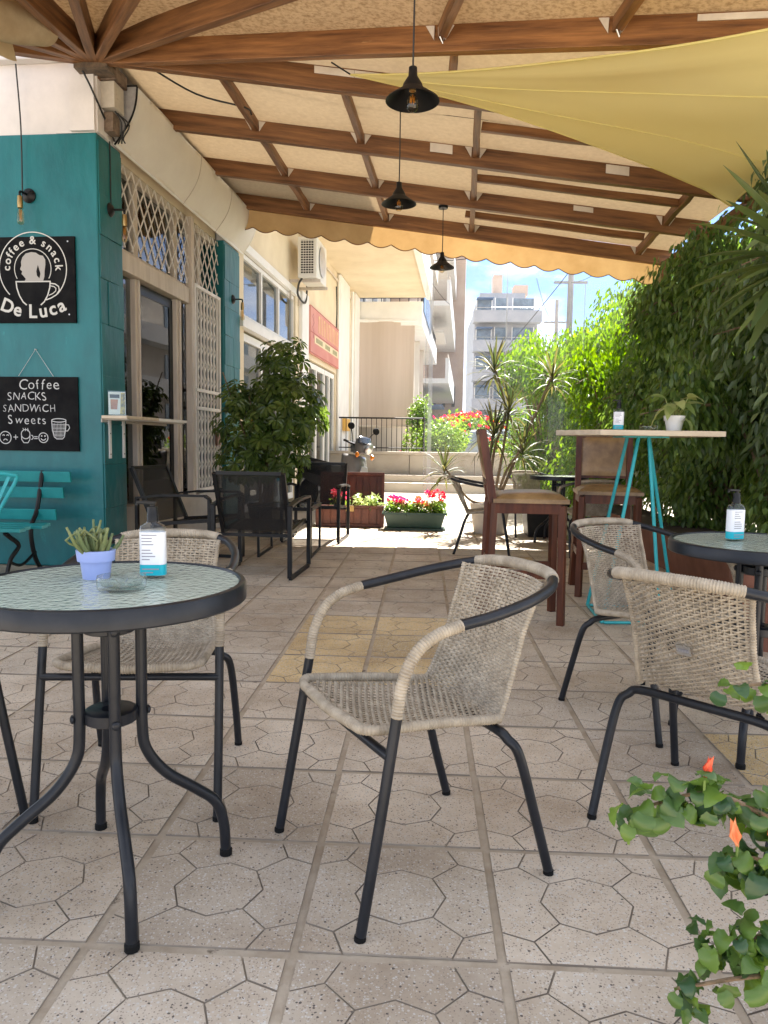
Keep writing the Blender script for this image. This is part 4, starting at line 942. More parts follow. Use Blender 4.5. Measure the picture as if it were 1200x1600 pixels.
m = MB(MT); m.bb(-.065, .065, -.006, -.003, .008, .19); m.build('card', M['paper'], mc)
for nm, P, mt in (('picture', ((-.05, .05), (-.0, .05), (.008, .13), (-.05, .13)), pm('drink_print', (.3, .07, .015), .5, (.5, .16, .03), 12)), ('picture', ((.022, .01), (.062, .01), (.062, .185), (.03, .185)), pm('lemon_print', (.65, .45, .05), .5, (.08, .07, .02), 30)), ('heading', ((-.055, .14), (.02, .14), (.02, .17), (-.055, .17)), M['board'])):
    m = MB(MT); m.poly([(x, -.0068, z) for x, z in P]); m.build(nm, mt, mc)
m = MB(MT); m.bb(-.068, .068, -.03, .03, .0, .007); m.bb(-.068, .068, -.012, -.008, .007, .2); m.build('holder', M['clear'], mc)

# pink shop sign
ps = thing('shop_sign', 'faded pink shop sign with tall letters over the farther door', 'sign', F(0, 9.6, 3.1), FYAW)
m = fm(); m.bb(.0, .05, 8.0, 11.1, 2.71, 3.585); m.build('board', M['pinksign'], ps, bevel=.004)
m = fm(); m.bb(.05, .056, 8.35, 11.0, 2.93, 3.08); m.build('band', pm('sign_band', (.72, .6, .4), .6), ps)
m = fm()
for z in (2.72, 3.1, 3.565): m.bb(.05, .055, 8.02, 11.08, z, z+.012)
m.build('edging', pm('sign_edge', (.4, .1, .09), .6), ps)
gl_ = pm('sign_gold', (.72, .5, .28), .6)
for i in range(13):                                           # tall letters too foreshortened to read: plain upright strokes
    m = fm(); u = 8.75+i*.175; m.bb(.05, .056, u, u+.05, 3.17, 3.5)
    if i % 3 == 0: m.bb(.05, .0555, u+.05, u+.11, 3.45, 3.5)
    m.build('letter', gl_, ps)
for i, (u, wd) in enumerate(((8.5, .75), (9.45, .6), (10.3, .55))):
    m = fm()
    for k in range(int(wd/.11)): m.bb(.056, .058, u+k*.11, u+k*.11+.07, 2.96, 3.05)
    m.build('lettering', pm('sign_green', (.2, .22, .1), .6), ps, kind='stuff')
dd = Draw(F(.052, 8.22, 3.2), RS); dd.line([(.02, .25), (-.05, .2), (.08, .1), (-.05, 0), (.08, -.08), (0, -.2)], .035); dd.m.build('emblem', pm('sign_dark', (.3, .08, .1), .6), ps)

# air conditioner
ac = thing('air_conditioner', 'cream outdoor air conditioner unit on brackets high on the facade', 'air conditioner', F(.1, 6.9, 3.7), FYAW)
A = dict(v0=.14, v1=.46, u0=6.5, u1=7.35, z0=3.74, z1=4.4)
m = fm(); m.bb(A['v0'], A['v1'], A['u0'], A['u1'], A['z0'], A['z1']); m.build('casing', M['acw'], ac, bevel=.015)
m = fm(); m.bb(.19, .41, 6.493, 6.499, 3.8, 4.34); g_ = m.build('grille', M['dark'], ac)
m = fm()
for k in range(14): m.bb(.185, .415, 6.483, 6.493, 3.8+k*.04, 3.81+k*.04)
for k in range(6): m.bb(.19+k*.043, .197+k*.043, 6.48, 6.483, 3.8, 4.34)
m.build('grille_slats', M['acw'], g_, kind='stuff')
m = fm(); m.lathe((.462, 6.9, 4.07), [(0, 0), (.24, 0), (.25, .01), (.25, .02), (.235, .02)], 28, Matrix.Rotation(PI/2, 3, 'Y')); m.build('fan_guard', M['alu'], ac, smooth=True)
for u in (6.6, 7.25):
    m = fm(); m.bb(-.02, .5, u-.02, u+.02, 3.69, 3.735); m.bb(-.019, .01, u-.02, u+.02, 3.42, 3.69); m.build('bracket', M['frame'], ac)
m = fm(); m.tube(spline([(.2, 6.55, 3.74), (.16, 6.5, 3.64), (.08, 6.8, 3.52), (.07, 7.4, 3.5), (.04, 7.7, 3.8), (.03, 7.8, 4.6)], 5), .018, 6); m.build('hose', M['cableb'], ac, smooth=True)
ab = thing('meter_box', 'small yellow box on the white pilaster near the scooter', 'box', F(.06, 12.0, 1.3), FYAW)
m = fm(); m.bb(.061, .16, 11.6, 12.2, 1.33, 1.62); m.build('casing', M['yellowbox'], ab, bevel=.01)
m = fm(); m.bb(.16, .165, 11.65, 12.15, 1.36, 1.59); m.build('door', M['yellowbox'], ab)
nt_ = thing('paper_notice', 'white paper notice stuck on the pilaster below the yellow box', 'notice', F(.06, 12, .8), FYAW)
m = fm(); m.bb(.061, .066, 11.5, 12.2, .75, 1.1); m.build('sheet', M['paper'], nt_)

# ------------------------------------------------------------------ wicker armchairs
def wrapped(m, P, r, n=9, pitch=.007):
    """a tube bound with cane strips: a ring of ridges along the path"""
    Q = resample(P, pitch/3); rr = [r if k % 3 else r-.0019 for k in range(len(Q))]
    rr = [x*rnd(.985, 1.02) for x in rr]; m.tube(Q, rr, n)
def seat_pt(s, t):
    """woven seat, t 0 front .. 1 rear, s -1..1"""
    hw = .2-.028*t; y = -.205+.365*t; z = .437-.04*t-.022*math.sin(PI*t)*(1-s*s*.6)-.010*(1-s*s)*(1-t); 
    if t < .06: z -= .006
    return V(s*hw, y, z)
def back_pt(s, t):
    """woven backrest, t 0 bottom .. 1 top, s -1..1"""
    hw = .172-.016*math.sin(PI*t*.9); P = ((.16, .397), (.195, .49), (.245, .6), (.325, .722)); k = t*3; i = min(2, int(k)); f = k-i
    a, b = P[i], P[i+1]; y = a[0]+(b[0]-a[0])*f; z = a[1]+(b[1]-a[1])*f
    bow = .045*t*t
    return V(s*hw, y+.012*math.sin(PI*t)+.018*(1-s*s)*math.sin(PI*t)-bow*s*s, z)
def weave(fn, L, hw, pitch, nwarp):
    m = MB(); nr = int(L/pitch); e = 1e-3
    def nrm(s, t):
        a = fn(s+e, t)-fn(s-e, t); b = fn(s, min(1, t+e))-fn(s, max(0, t-e)); return a.cross(b).normalized()
    for j in range(nr):
        t = (j+.5)/nr; A, B = [], []
        N = nwarp*2+2
        for i in range(N+1):
            s = -1.0+2*i/N; c = fn(s, t); n = nrm(s, t); d = (fn(s, min(1, t+.01))-fn(s, max(0, t-.01))).normalized()
            am = .0037*math.cos(PI*(i/2+j)) if 2 <= i <= N-2 else 0
            c = c+n*am+d*rnd(-.0004, .0004); w = pitch*.40*rnd(.85, 1.08)
            A.append((m.v(c-d*w), m.v(c+n*.0017), m.v(c+d*w), m.v(c-n*.0017)))
        for P, Q in zip(A[:-1], A[1:]):
            for k in range(4): m.f(P[k], P[(k+1) % 4], Q[(k+1) % 4], Q[k])
    for i in range(nwarp):
        s = -.93+1.86*i/(nwarp-1); P = []
        for j in range(nr+1):
            t = j/nr; n = nrm(s, t); sd_ = (fn(s+e, t)-fn(s-e, t)).normalized(); am = .0016*math.sin(PI*(j+i))
            c = fn(s, t)+n*am; w = .0024; P.append((m.v(c-sd_*w), m.v(c+n*.001), m.v(c+sd_*w), m.v(c-n*.001)))
        for p, q in zip(P[:-1], P[1:]):
            for k in range(4): m.f(p[k], p[(k+1) % 4], q[(k+1) % 4], q[k])
    return m
def wicker_chair(label):
    t = thing('wicker_armchair', label, 'chair', (0, 0, 0), 0, 'woven cane armchairs with charcoal tube frames')
    T_ = M['tube']; R = .0125
    for sx in (-1, 1):
        X = lambda x, y, z: V(sx*x, y, z)
        leg = [X(.252, -.25, .012), X(.25, -.205, .26), X(.247, -.168, .475)]
        m = MB(); m.tube(spline(leg, 4), R, 10); l = m.build('leg', T_, t, smooth=True)
        m = MB(); m.lathe(X(.252, -.2515, 0), [(.011, 0), (.0133, .001), (.0133, .012), (.012, .013)], 10); m.build('foot_cap', M['rubber'], l)
        P = spline([X(.247, -.168, .475), X(.247, -.155, .55), X(.248, -.125, .61), X(.25, -.075, .645), X(.252, -.01, .662)], 8)
        m = MB(); wrapped(m, P, .0143); m.build('arm_wrap', M['wick'], t, smooth=True)
        P = spline([X(.252, -.012, .662), X(.252, .08, .675), X(.238, .19, .695), X(.205, .275, .713), X(.165, .318, .725)], 8)
        m = MB(); m.tube(P, R+.001, 10); m.build('arm', T_, t, smooth=True)
        P = spline([X(.235, .275, .012), X(.232, .23, .16), X(.222, .185, .315), X(.2, .165, .352), X(.165, .156, .368), X(.0, .154, .369)], 7)
        m = MB(); m.tube(P, R, 10); l = m.build('leg', T_, t, smooth=True)
        m = MB(); m.lathe(X(.235, .276, 0), [(.011, 0), (.0133, .001), (.0133, .012), (.012, .013)], 10); m.build('foot_cap', M['rubber'], l)
    m = MB(); wrapped(m, spline([V(-.167, .316, .725), V(-.13, .338, .731), V(-.07, .352, .735), V(0, .356, .736), V(.07, .352, .735), V(.13, .338, .731), V(.167, .316, .725)], 10), .016, 10); m.build('rim', M['wick'], t, smooth=True)
    m = MB(); m.tube([(-.248, -.185, .392), (.248, -.185, .392)], .011, 10); m.build('stretcher', T_, t, smooth=True)
    for sx in (-1, 1):                                        # side bars that carry seat and back
        m = MB(); wrapped(m, spline([V(sx*.12, -.217, .43), V(sx*.165, -.216, .432), V(sx*.196, -.2, .436), V(sx*.2, -.165, .434), V(sx*.188, .0, .418), V(sx*.176, .12, .4), V(sx*.172, .16, .397)], 8), .0125, 9, .008); m.build('seat_frame', M['wick'], t, smooth=True)
        m = MB(); wrapped(m, [back_pt(sx*1.02, k/16) for k in range(17)], .008, 8, .008); m.build('back_frame', M['wick'], t, smooth=True)
    m = MB(); wrapped(m, spline([V(-.125, -.217, .43), V(0, -.219, .424), V(.125, -.217, .43)], 8), .0135, 9, .008); m.build('seat_frame', M['wick'], t, smooth=True)
    weave(seat_pt, .37, .19, .0086, 20).build('seat_weave', M['wick'], t, kind='stuff')
    weave(back_pt, .385, .17, .0084, 20).build('back_weave', M['wick'], t, kind='stuff')
    return t
def face(dx, dy): return math.atan2(dx, -dy)                  # turns local -Y towards (dx, dy)
ch0 = wicker_chair('wicker armchair standing alone in the middle of the floor, facing left')
ch0.location = (-.025, 1.842, 0); ch0.rotation_euler = (0, 0, face(-.86, -.51))
dup(ch0, (-.83, 2.2, 0), face(.1, -.99), 'wicker armchair pushed in behind the left glass table, facing the viewer')
dup(ch0, (-1.34, 1.70, 0), face(1, .05), 'wicker armchair cut off at the left edge, only its front leg showing')
dup(ch0, (.945, 2.95, 0), face(.52, -.86), 'pale lit wicker armchair between the turquoise rod legs and the right glass table')
ce = dup(ch0, (.865, 2.10, 0), face(.7, .7), 'wicker armchair seen from behind with a small metal plate on its woven back')
for o in ce.children:
    if o.name.startswith('back_weave'): bw_ = o
MW[ce.name] = Matrix.Translation(Vector((.865, 2.10, 0))) @ Matrix.Rotation(face(.7, .7), 4, 'Z')
m = MB(MW[ce.name]); 
def bp(s, t, off=.0125): return back_pt(s, t)+V(0, off, .0)
m.prism([bp(s, t) for s, t in ((-.12, .44), (.12, .44), (.12, .52), (-.12, .52))], (0, .002, 0)); pl = m.build('plate', M['alu'], ce)
m = MB(MW[ce.name])
for k in range(7): m.prism([bp(s, t, .0147) for s, t in ((-.09+k*.026, .465), (-.09+k*.026+.017, .465), (-.09+k*.026+.017, .495), (-.09+k*.026, .495))], (0, .0006, 0))
m.build('engraving', M['inkgrey'], pl, kind='stuff')
dup(ch0, (.62, 7.35, 0), face(.97, -.1), 'wicker armchair far back beside the grey stone pot, partly behind the bar stool')
dup(ch0, (1.62, 7.35, 0), face(-.1, .99), 'wicker armchair with its back to us at the small far table')
dup(ch0, (1.3, 8.85, 0), face(.15, -.99), 'wicker armchair beyond the small far table, facing us')

# ------------------------------------------------------------------ round glass tables
def bistro_table(label):
    t = thing('bistro_table', label, 'table', (0, 0, 0), 0, 'round glass topped bistro tables')
    R = .315
    m = MB(); m.lathe((0, 0, 0), [(R-.022, .688), (R-.004, .688), (R, .692), (R, .724), (R-.004, .73), (R-.014, .732), (R-.018, .726), (R-.018, .694), (R-.022, .688)], 72); m.build('rim', M['tube'], t, smooth=True)
    m = MB(); m.lathe((0, 0, 0), [(0, .721), (R-.0185, .721), (R-.0185, .727), (0, .727)], 72); m.build('glass_top', M['gtop'], t)
    for k in range(4):
        a = PI/2*k; c, s = math.cos(a), math.sin(a); X = lambda r, z: V(r*c, r*s, z)
        P = spline([X(.07, .692), X(.07, .52), X(.07, .38), X(.08, .315), X(.125, .25), X(.195, .195), X(.245, .15), X(.266, .09), X(.272, .01)], 7)
        m = MB(); m.tube(P, .0135, 10); l = m.build('leg', M['tube'], t, smooth=True)
        m = MB(); m.lathe(X(.272, 0), [(.012, 0), (.016, .002), (.016, .016), (.013, .02)], 12); m.build('foot_cap', M['rubber'], l)
        for z in (.63, .415):
            m = MB(); m.lathe(X(.083, z), [(.011, 0), (.010, .004), (.005, .007), (0, .0075)], 10, X(1, 0).to_track_quat('Z', 'Y').to_matrix()); m.build('bolt', M['tube'], l)
        m = MB(); m.beam(X(.06, .685), X(R-.02, .692), .022, .004); m.build('arm', M['tube'], t)
    for z in (.615, .40):
        m = MB(); m.lathe((0, 0, 0), [(.022, z), (.056, z), (.06, z+.003), (.06, z+.027), (.056, z+.03), (.022, z+.03), (.022, z)], 32); m.build('ring', M['tube'], t, smooth=True)
    return t
tb = bistro_table('round glass table in the left foreground with a lavender pot on it')
tb.location = (-.72, 1.67, 0); tb.rotation_euler = (0, 0, math.radians(-60))
dup(tb, (1.21, 2.68, 0), math.radians(-30), 'round glass table cut off at the right edge behind the wicker chairs')
dup(tb, (1.5, 8.25, 0), math.radians(20), 'small far glass table by the hedge behind the bar stools')
TZ = .7275
# ------------------------------------------------------------------ things on the tables
def bottle(p, rz, label, k=1.0):
    T_ = Matrix.Translation(Vector(p)) @ Matrix.Rotation(rz, 4, 'Z') @ Matrix.Scale(k, 4)
    t = thing('sanitizer_bottle', label, 'bottle', p, rz, 'pump bottles of hand gel on the tables')
    def rr(w, d, r, z, n=5):
        P = []
        for cx, cy, a0 in ((w/2-r, d/2-r, 0), (-w/2+r, d/2-r, 90), (-w/2+r, -d/2+r, 180), (w/2-r, -d/2+r, 270)):
            for q in range(n): a = math.radians(a0+90*q/(n-1)); P.append(V(cx+r*math.cos(a), cy+r*math.sin(a), z))
        return P
    def loft(m, L):
        I = [[m.v(p) for p in P] for P in L]
        for A, B in zip(I[:-1], I[1:]):
            n = len(A)
            for q in range(n): m.f(A[q], A[(q+1) % n], B[(q+1) % n], B[q])
        m.f(*I[0][::-1]); m.f(*I[-1])
    m = MB(T_); loft(m, [rr(.056, .036, .012, .0), rr(.06, .04, .014, .004), rr(.06, .04, .014, .118), rr(.056, .036, .013, .126), rr(.03, .026, .012, .134), rr(.026, .024, .011, .138)]); b = m.build('body', M['liquid'], t, smooth=True)
    m = MB(T_); loft(m, [rr(.0606, .0406, .0142, .034), rr(.0606, .0406, .0142, .112)]); w = m.build('label', M['label_w'], b, smooth=True)
    m = MB(T_); loft(m, [rr(.0608, .0408, .0143, .008), rr(.0608, .0408, .0143, .0335)]); m.build('band', M['label_t'], b, smooth=True)
    m = MB(T_)
    for sgn in (-1, 1):
        for q in range(8):
            z = .104-.0075*q-(0.006 if q > 3 else 0); ln = rnd(.018, .036); m.bb(-.022, -.022+ln, sgn*.0208-.0001, sgn*.0208+.0001, z, z+.0026)
        m.bb(-.022, .018, sgn*.0212-.0001, sgn*.0212+.0001, .022, .025); m.bb(-.022, .004, sgn*.0212-.0001, sgn*.0212+.0001, .014, .0165)
    m.build('small_print', M['inkgrey'], w, kind='stuff')
    m = MB(T_); m.lathe((0, 0, 0), [(.0135, .135), (.0135, .152), (.012, .154), (.0115, .172), (.006, .173), (.006, .182), (.0, .182)], 18); pu = m.build('pump', M['black'], t, smooth=True)
    m = MB(T_); m.beam((.008, 0, .181), (-.036, 0, .183), .014, .008); m.beam((-.034, 0, .182), (-.038, 0, .174), .008, .006); m.build('nozzle', M['black'], pu, bevel=.002)
    return t
bottle((-.645, 1.755, TZ), .12, 'pump bottle of hand gel on the left foreground table')
bottle((1.13, 2.73, TZ), .35, 'pump bottle of hand gel on the table at the right edge')
def ashtray(p, rz, label):
    T_ = Matrix.Translation(Vector(p)) @ Matrix.Rotation(rz, 4, 'Z')
    t = thing('ashtray', label, 'ashtray', p, rz, 'clear glass ashtrays on the tables')
    m = MB(T_); n = 48; prof = [(.0, .0), (.047, .0), (.052, .006), (.054, .026), (.053, .032), (.046, .032), (.043, .012), (.03, .008), (0, .008)]
    I = []
    for r, z in prof:
        ring = []
        for k in range(n):
            a = 2*PI*k/n; zz = z
            if z > .024 and min(abs((a-q+PI) % (2*PI)-PI) for q in (0, PI/2, PI, 3*PI/2)) < .14: zz = .024
            ring.append(m.v((r*math.cos(a), r*math.sin(a), zz)))
        I.append(ring)
    for A, B in zip(I[:-1], I[1:]):
        for k in range(n): m.f(A[k], A[(k+1) % n], B[(k+1) % n], B[k])
    m.build('bowl', M['clear'], t, smooth='all'); return t
ashtray((-.66, 1.60, TZ), .4, 'glass ashtray in front of the lavender pot on the left table')
ashtray((1.27, 2.66, TZ), .2, 'glass ashtray at the right edge of the picture')
def pot(m, p, r0, r1, h, lip=.0):
    m.lathe(p, [(0, 0), (r0, 0), (r1-(.006 if lip else 0), h-lip) if lip else (r1, h*.99)]+([(r1, h-lip), (r1+.003, h)] if lip else [(r1, h)])+[(r1-.006, h), (r1-.009, h-.014), (0, h-.014)], 28)
sp = thing('succulent_pot', 'small lavender pot of spiky succulent on the left glass table', 'potted plant', (-.775, 1.73, TZ))
m = MB(); pot(m, (-.775, 1.73, TZ), .031, .0425, .069, .026); m.build('pot', M['lav'], sp, smooth=True)
m = MB(); m.lathe((-.775, 1.73, TZ+.057), [(.036, 0), (.03, .004), (0, .005)], 14); m.build('soil', M['soil'], sp)
for k in range(38):
    a = rnd(0, 2*PI); r = rnd(.0, .03); base = V(-.775+r*math.cos(a), 1.73+r*math.sin(a), TZ+.057); lean = rnd(.3, 1.3)*(.35+r/.028); L = rnd(.035, .062) if k > 4 else rnd(.075, .09)
    d = V(math.cos(a)*lean, math.sin(a)*lean, 1).normalized(); P = spline([base, base+d*L*.5, base+(d+V(0, 0, .25)).normalized()*L], 3)
    m = MB(); n = len(P); m.tube(P, [.003+.0024*math.sin(PI*min(1, q/(n-1)+.15)) for q in range(n)], 6)
    if k % 2: 
        q = P[len(P)//2]; m.tube(spline([q, q+V(rnd(-.02, .02), rnd(-.02, .02), .015), q+V(rnd(-.02, .02), rnd(-.02, .02), .04)], 2), .003, 5)
    m.build('stem', M['succ'], sp, smooth='all')
"""
"""

# ------------------------------------------------------------------ bar table, stools
BZ = 1.155
bt = thing('bar_table', 'high bar table with pale wooden top on turquoise rod legs', 'table', (1.35, 4.7, 0))
m = MB(); m.prism([(.83, 4.72, BZ-.032), (1.02, 4.36, BZ-.032), (1.75, 4.42, BZ-.032), (1.74, 5.05, BZ-.032), (.95, 5.02, BZ-.032)], (0, 0, .032)); m.build('tabletop', M['pale_top'], bt, bevel=.003)
base = [V(1.09, 4.43, .012), V(1.44, 4.46, .012), V(1.66, 4.9, .012), V(1.11, 4.92, .012)]; topp = [V(1.31, 4.62, BZ-.034), V(1.37, 4.62, BZ-.034), V(1.4, 4.72, BZ-.034), V(1.275, 4.74, BZ-.034)]
for a, b in zip(base, topp): m = MB(); m.tube([a, b], .011, 8); m.build('leg', M['tealrod'], bt, smooth=True)
for k in range(4):
    m = MB(); a, b = base[k], base[(k+1) % 4]; d = (b-a).normalized()*.012; m.tube([a+d, b-d], .0095, 8); m.build('floor_bar', M['tealrod'], bt, smooth=True)
m = MB(); m.bb(1.2, 1.47, 4.55, 4.8, BZ-.041, BZ-.0325); m.build('plate', M['tealrod'], bt)
bottle((1.185, 4.62, BZ), -.1, 'pump bottle of hand gel on the high bar table')
ashtray((1.36, 4.6, BZ), .3, 'glass ashtray on the high bar table')
pp = thing('pothos_pot', 'white pot with variegated trailing leaves on the bar table', 'potted plant', (1.53, 4.66, BZ))
m = MB(); pot(m, (1.53, 4.66, BZ), .042, .06, .095, .03); m.build('pot', M['potw'], pp, smooth=True)
m = MB(); m.lathe((1.53, 4.66, BZ+.08), [(.05, 0), (.03, .004), (0, .005)], 14); m.build('soil', M['soil'], pp)
def bigleaf(L, Wd, curl, fold=.2, n=4, heart=True):
    m = MB(); rows = []
    for i in range(n+1):
        t = i/n; w = Wd*.5*(math.sin(PI*min(1, t*.86+.14))**.8 if heart else math.sin(PI*(t*.9+.1))); 
        if i == n: w = .0005
        y = L*t; z = -curl*L*t*t
        rows.append((m.v((-w, y, z+fold*w)), m.v((0, y, z)), m.v((w, y, z+fold*w))))
    for a, b in zip(rows[:-1], rows[1:]): m.f(a[0], a[1], b[1], b[0]); m.f(a[1], a[2], b[2], b[1])
    return m
pleaf = [bigleaf(.11, .07, c, .3).mesh('leaf', M['poth'], 'all') for c in (.3, .7, 1.1)]
def put_leaf(me, parent, p, d, nm='leaf', sc=1., roll=0):
    o = bpy.data.objects.new(nm, me); COL.objects.link(o); o.parent = parent
    d = Vector(d).normalized(); Y = d; Z = V(0, 0, 1)-d*d.z
    if Z.length < .05: Z = V(1, 0, 0)-d*d.x
    Z.normalize(); X = Y.cross(Z); R = Matrix((X, Y, Z)).transposed().to_4x4() @ Matrix.Rotation(roll, 4, 'Y')
    o.matrix_basis = MW[parent.name].inverted() @ Matrix.Translation(Vector(p)) @ R @ Matrix.Scale(sc, 4); return o
for k in range(16):
    a = 2*PI*k/16+rnd(-.2, .2); h = rnd(.03, .12); r = rnd(.02, .09); c = V(1.53+r*math.cos(a), 4.66+r*math.sin(a), BZ+.085+h)
    put_leaf(random.choice(pleaf), pp, c, (math.cos(a), math.sin(a), rnd(-.3, .5)), sc=rnd(.75, 1.1), roll=rnd(-.5, .5))
    m = MB(); m.tube([(1.53+.02*math.cos(a), 4.66+.02*math.sin(a), BZ+.08), c], .0022, 4); m.build('stalk', M['poth'], pp)
put_leaf(pleaf[1], pp, (1.57, 4.6, BZ+.075), (.7, -.5, -.6), sc=1)

def bar_stool(label):
    """local: sitter faces -Y"""
    t = thing('bar_stool', label, 'stool', (0, 0, 0), 0, 'brown wooden bar stools with tan leather seats')
    for sx in (-1, 1):
        m = MB(); 
        a = [V(sx*.19, -.21, 0), V(sx*.185, -.2, .71)]; m.beam(a[0], a[1], .042, .042); l = m.build('leg', M['woodd'], t, bevel=.004)
        m = MB(); P = [V(sx*.2, .25, 0), V(sx*.19, .215, .4), V(sx*.185, .205, .72), V(sx*.185, .225, .85), V(sx*.182, .275, 1.14)]
        for p, q in zip(P[:-1], P[1:]): m.beam(p, q+(q-p).normalized()*.004, .042, .045)
        m.build('leg', M['woodd'], t)
        m = MB(); m.beam((sx*.188, -.19, .3), (sx*.192, .215, .3), .022, .05); m.build('stretcher', M['woodd'], t)
        m = MB(); m.beam((sx*.186, -.19, .69), (sx*.186, .2, .69), .03, .06); m.build('apron', M['woodd'], t)
    for y, z in ((-.205, .22), (.22, .36)):
        m = MB(); m.beam((-.17, y, z), (.17, y, z), .024, .05); m.build('stretcher', M['woodd'], t)
    for y in (-.2, .2):
        m = MB(); m.beam((-.17, y, .69), (.17, y, .69), .03, .06); m.build('apron', M['woodd'], t)
    m = MB()
    def sf(u, v):
        x = (u-.5)*.44; y = -.235+.44*v; e = max(abs(u-.5)*2, abs(v-.5)*2); return V(x, y, .745+.04*(1-e**6)+.006*math.sin(v*4)-.012*abs(u-.5))
    m.grid(sf, 16, 16); m.bb(-.22, .22, -.235, .205, .722, .746); m.build('seat', M['leather'], t, smooth=True)
    m = MB()
    def bf(side):
        def g(u, v):
            x = (u-.5)*.325; z = .84+.29*v; y = .225+.052*v*1.0+side*(.016*(1-max(abs(u-.5)*2, abs(v-.5)*2)**5))+side*.012; return V(x, y, z)
        return g
    m.grid(bf(-1), 10, 10); m.grid(bf(1), 10, 10); m.build('backrest', M['leather'], t, smooth=True)
    m = MB(); m.beam((-.18, .28, 1.135), (.18, .28, 1.135), .034, .03); m.beam((-.165, .235, .835), (.165, .235, .835), .03, .03); m.build('back_rail', M['woodd'], t)
    return t
st = bar_stool('nearer bar stool with its back to the left, behind the lone wicker chair'); st.location = (.63, 4.57, 0); st.rotation_euler = (0, 0, face(1, -.03))
dup(st, (1.33, 5.43, 0), face(-.12, -1), 'farther bar stool facing us behind the turquoise rod legs')

# ------------------------------------------------------------------ black sling lounge chairs and low table
def lounge(label):
    """local: sitter faces -Y; width .62, depth .7"""
    t = thing('lounge_armchair', label, 'armchair', (0, 0, 0), 0, 'black metal lounge chairs with mesh seats')
    B = M['black']
    for sx in (-1, 1):
        x = sx*.3
        P = [V(x, -.34, .02), V(x, -.34, .58), V(x, -.3, .605), V(x, .1, .60), V(x, .34, .57), V(x, .34, .02)]
        for a, b, nm in ((P[0], P[1], 'leg'), (P[4], P[5], 'leg')): m = MB(); m.beam(a, b, .028, .034, (1, 0, 0)); m.build(nm, B, t, bevel=.003)
        m = MB(); 
        for a, b in zip(P[1:4], P[2:5]): m.beam(a, b+(b-a).normalized()*.006, .045, .018)
        m.build('arm', B, t)
        m = MB(); m.beam((x, -.325, .015), (x, .325, .015), .026, .028); m.build('floor_bar', B, t)
        m = MB(); m.beam((sx*.265, -.33, .40), (sx*.265, .2, .35), .03, .03); m.build('seat_rail', B, t)
        m = MB(); m.beam((sx*.265, .2, .345), (sx*.265, .41, .82), .03, .03, (0, 1, 0)); m.build('back_rail', B, t)
    for y, z in ((-.33, .385), (.2, .33)):
        m = MB(); m.beam((-.3, y, z), (.3, y, z), .03, .025); m.build('cross_bar', B, t)
    m = MB(); m.beam((-.25, .41, .82), (.25, .41, .82), .026, .026); m.build('top_bar', B, t)
    m = MB(); m.grid(lambda u, v: V(-.25+.5*u, -.33+.53*v, .402-.05*v-.02*math.sin(PI*u)*math.sin(PI*v)), 8, 8, (0, 0, -.003)); m.build('seat_sling', M['sling'], t, smooth=True)
    m = MB(); m.grid(lambda u, v: V(-.25+.5*u, .205+.2*v-.004+.012*math.sin(PI*u)*math.sin(PI*v), .37+.44*v), 8, 8, (0, -.003, 0)); m.build('back_sling', M['sling'], t, smooth=True)
    return t
lo = lounge('black mesh lounge armchair in the middle of its set, seen from behind'); lo.location = (-1.27, 5.93, 0); lo.rotation_euler = (0, 0, face(.06, 1))
dup(lo, (-2.0, 6.38, 0), face(.99, -.22), 'black mesh lounge armchair against the cafe door, facing right')
dup(lo, (-1.14, 8.03, 0), face(-.05, -1), 'black mesh lounge armchair farthest back, beside the wooden chest')
ct = thing('coffee_table', 'low black coffee table with glass top between the lounge chairs', 'table', (-1.24, 7.0, 0))
def cq(x, y, z): return V(-1.24+x, 7.0+y, z)
m = MB()
for a, b in (((-.24, -.3), (.24, -.3)), ((.24, -.3), (.24, .3)), ((.24, .3), (-.24, .3)), ((-.24, .3), (-.24, -.3))): m.beam(cq(*a, .45), cq(*b, .45), .03, .03)
m.build('top_frame', M['black'], ct)
for x in (-.24, .24):
    for y in (-.3, .3): m = MB(); m.beam(cq(x, y, 0), cq(x, y, .435), .022, .022); m.build('leg', M['black'], ct)
for x in (-.24, .24): m = MB(); m.beam(cq(x, -.3, .012), cq(x, .3, .012), .02, .02); m.build('floor_bar', M['black'], ct)
m = MB(); m.bb(-1.24-.225, -1.24+.225, 6.72, 7.28, .452, .46); m.build('glass_top', M['pane'], ct)
t = thing('water_bottle', 'slim clear bottle standing on the low black coffee table', 'bottle', (-1.33, 6.85, .461))
m = MB(); m.lathe((-1.33, 6.85, .461), [(0, 0), (.034, 0), (.036, .01), (.036, .15), (.015, .2), (.013, .24), (.0, .24)], 16); m.build('glass', M['liquid'], t, smooth=True)
m = MB(); m.lathe((-1.33, 6.85, .70), [(0, 0), (.016, 0), (.016, .02), (0, .02)], 12); m.build('cap', M['label_t'], t)

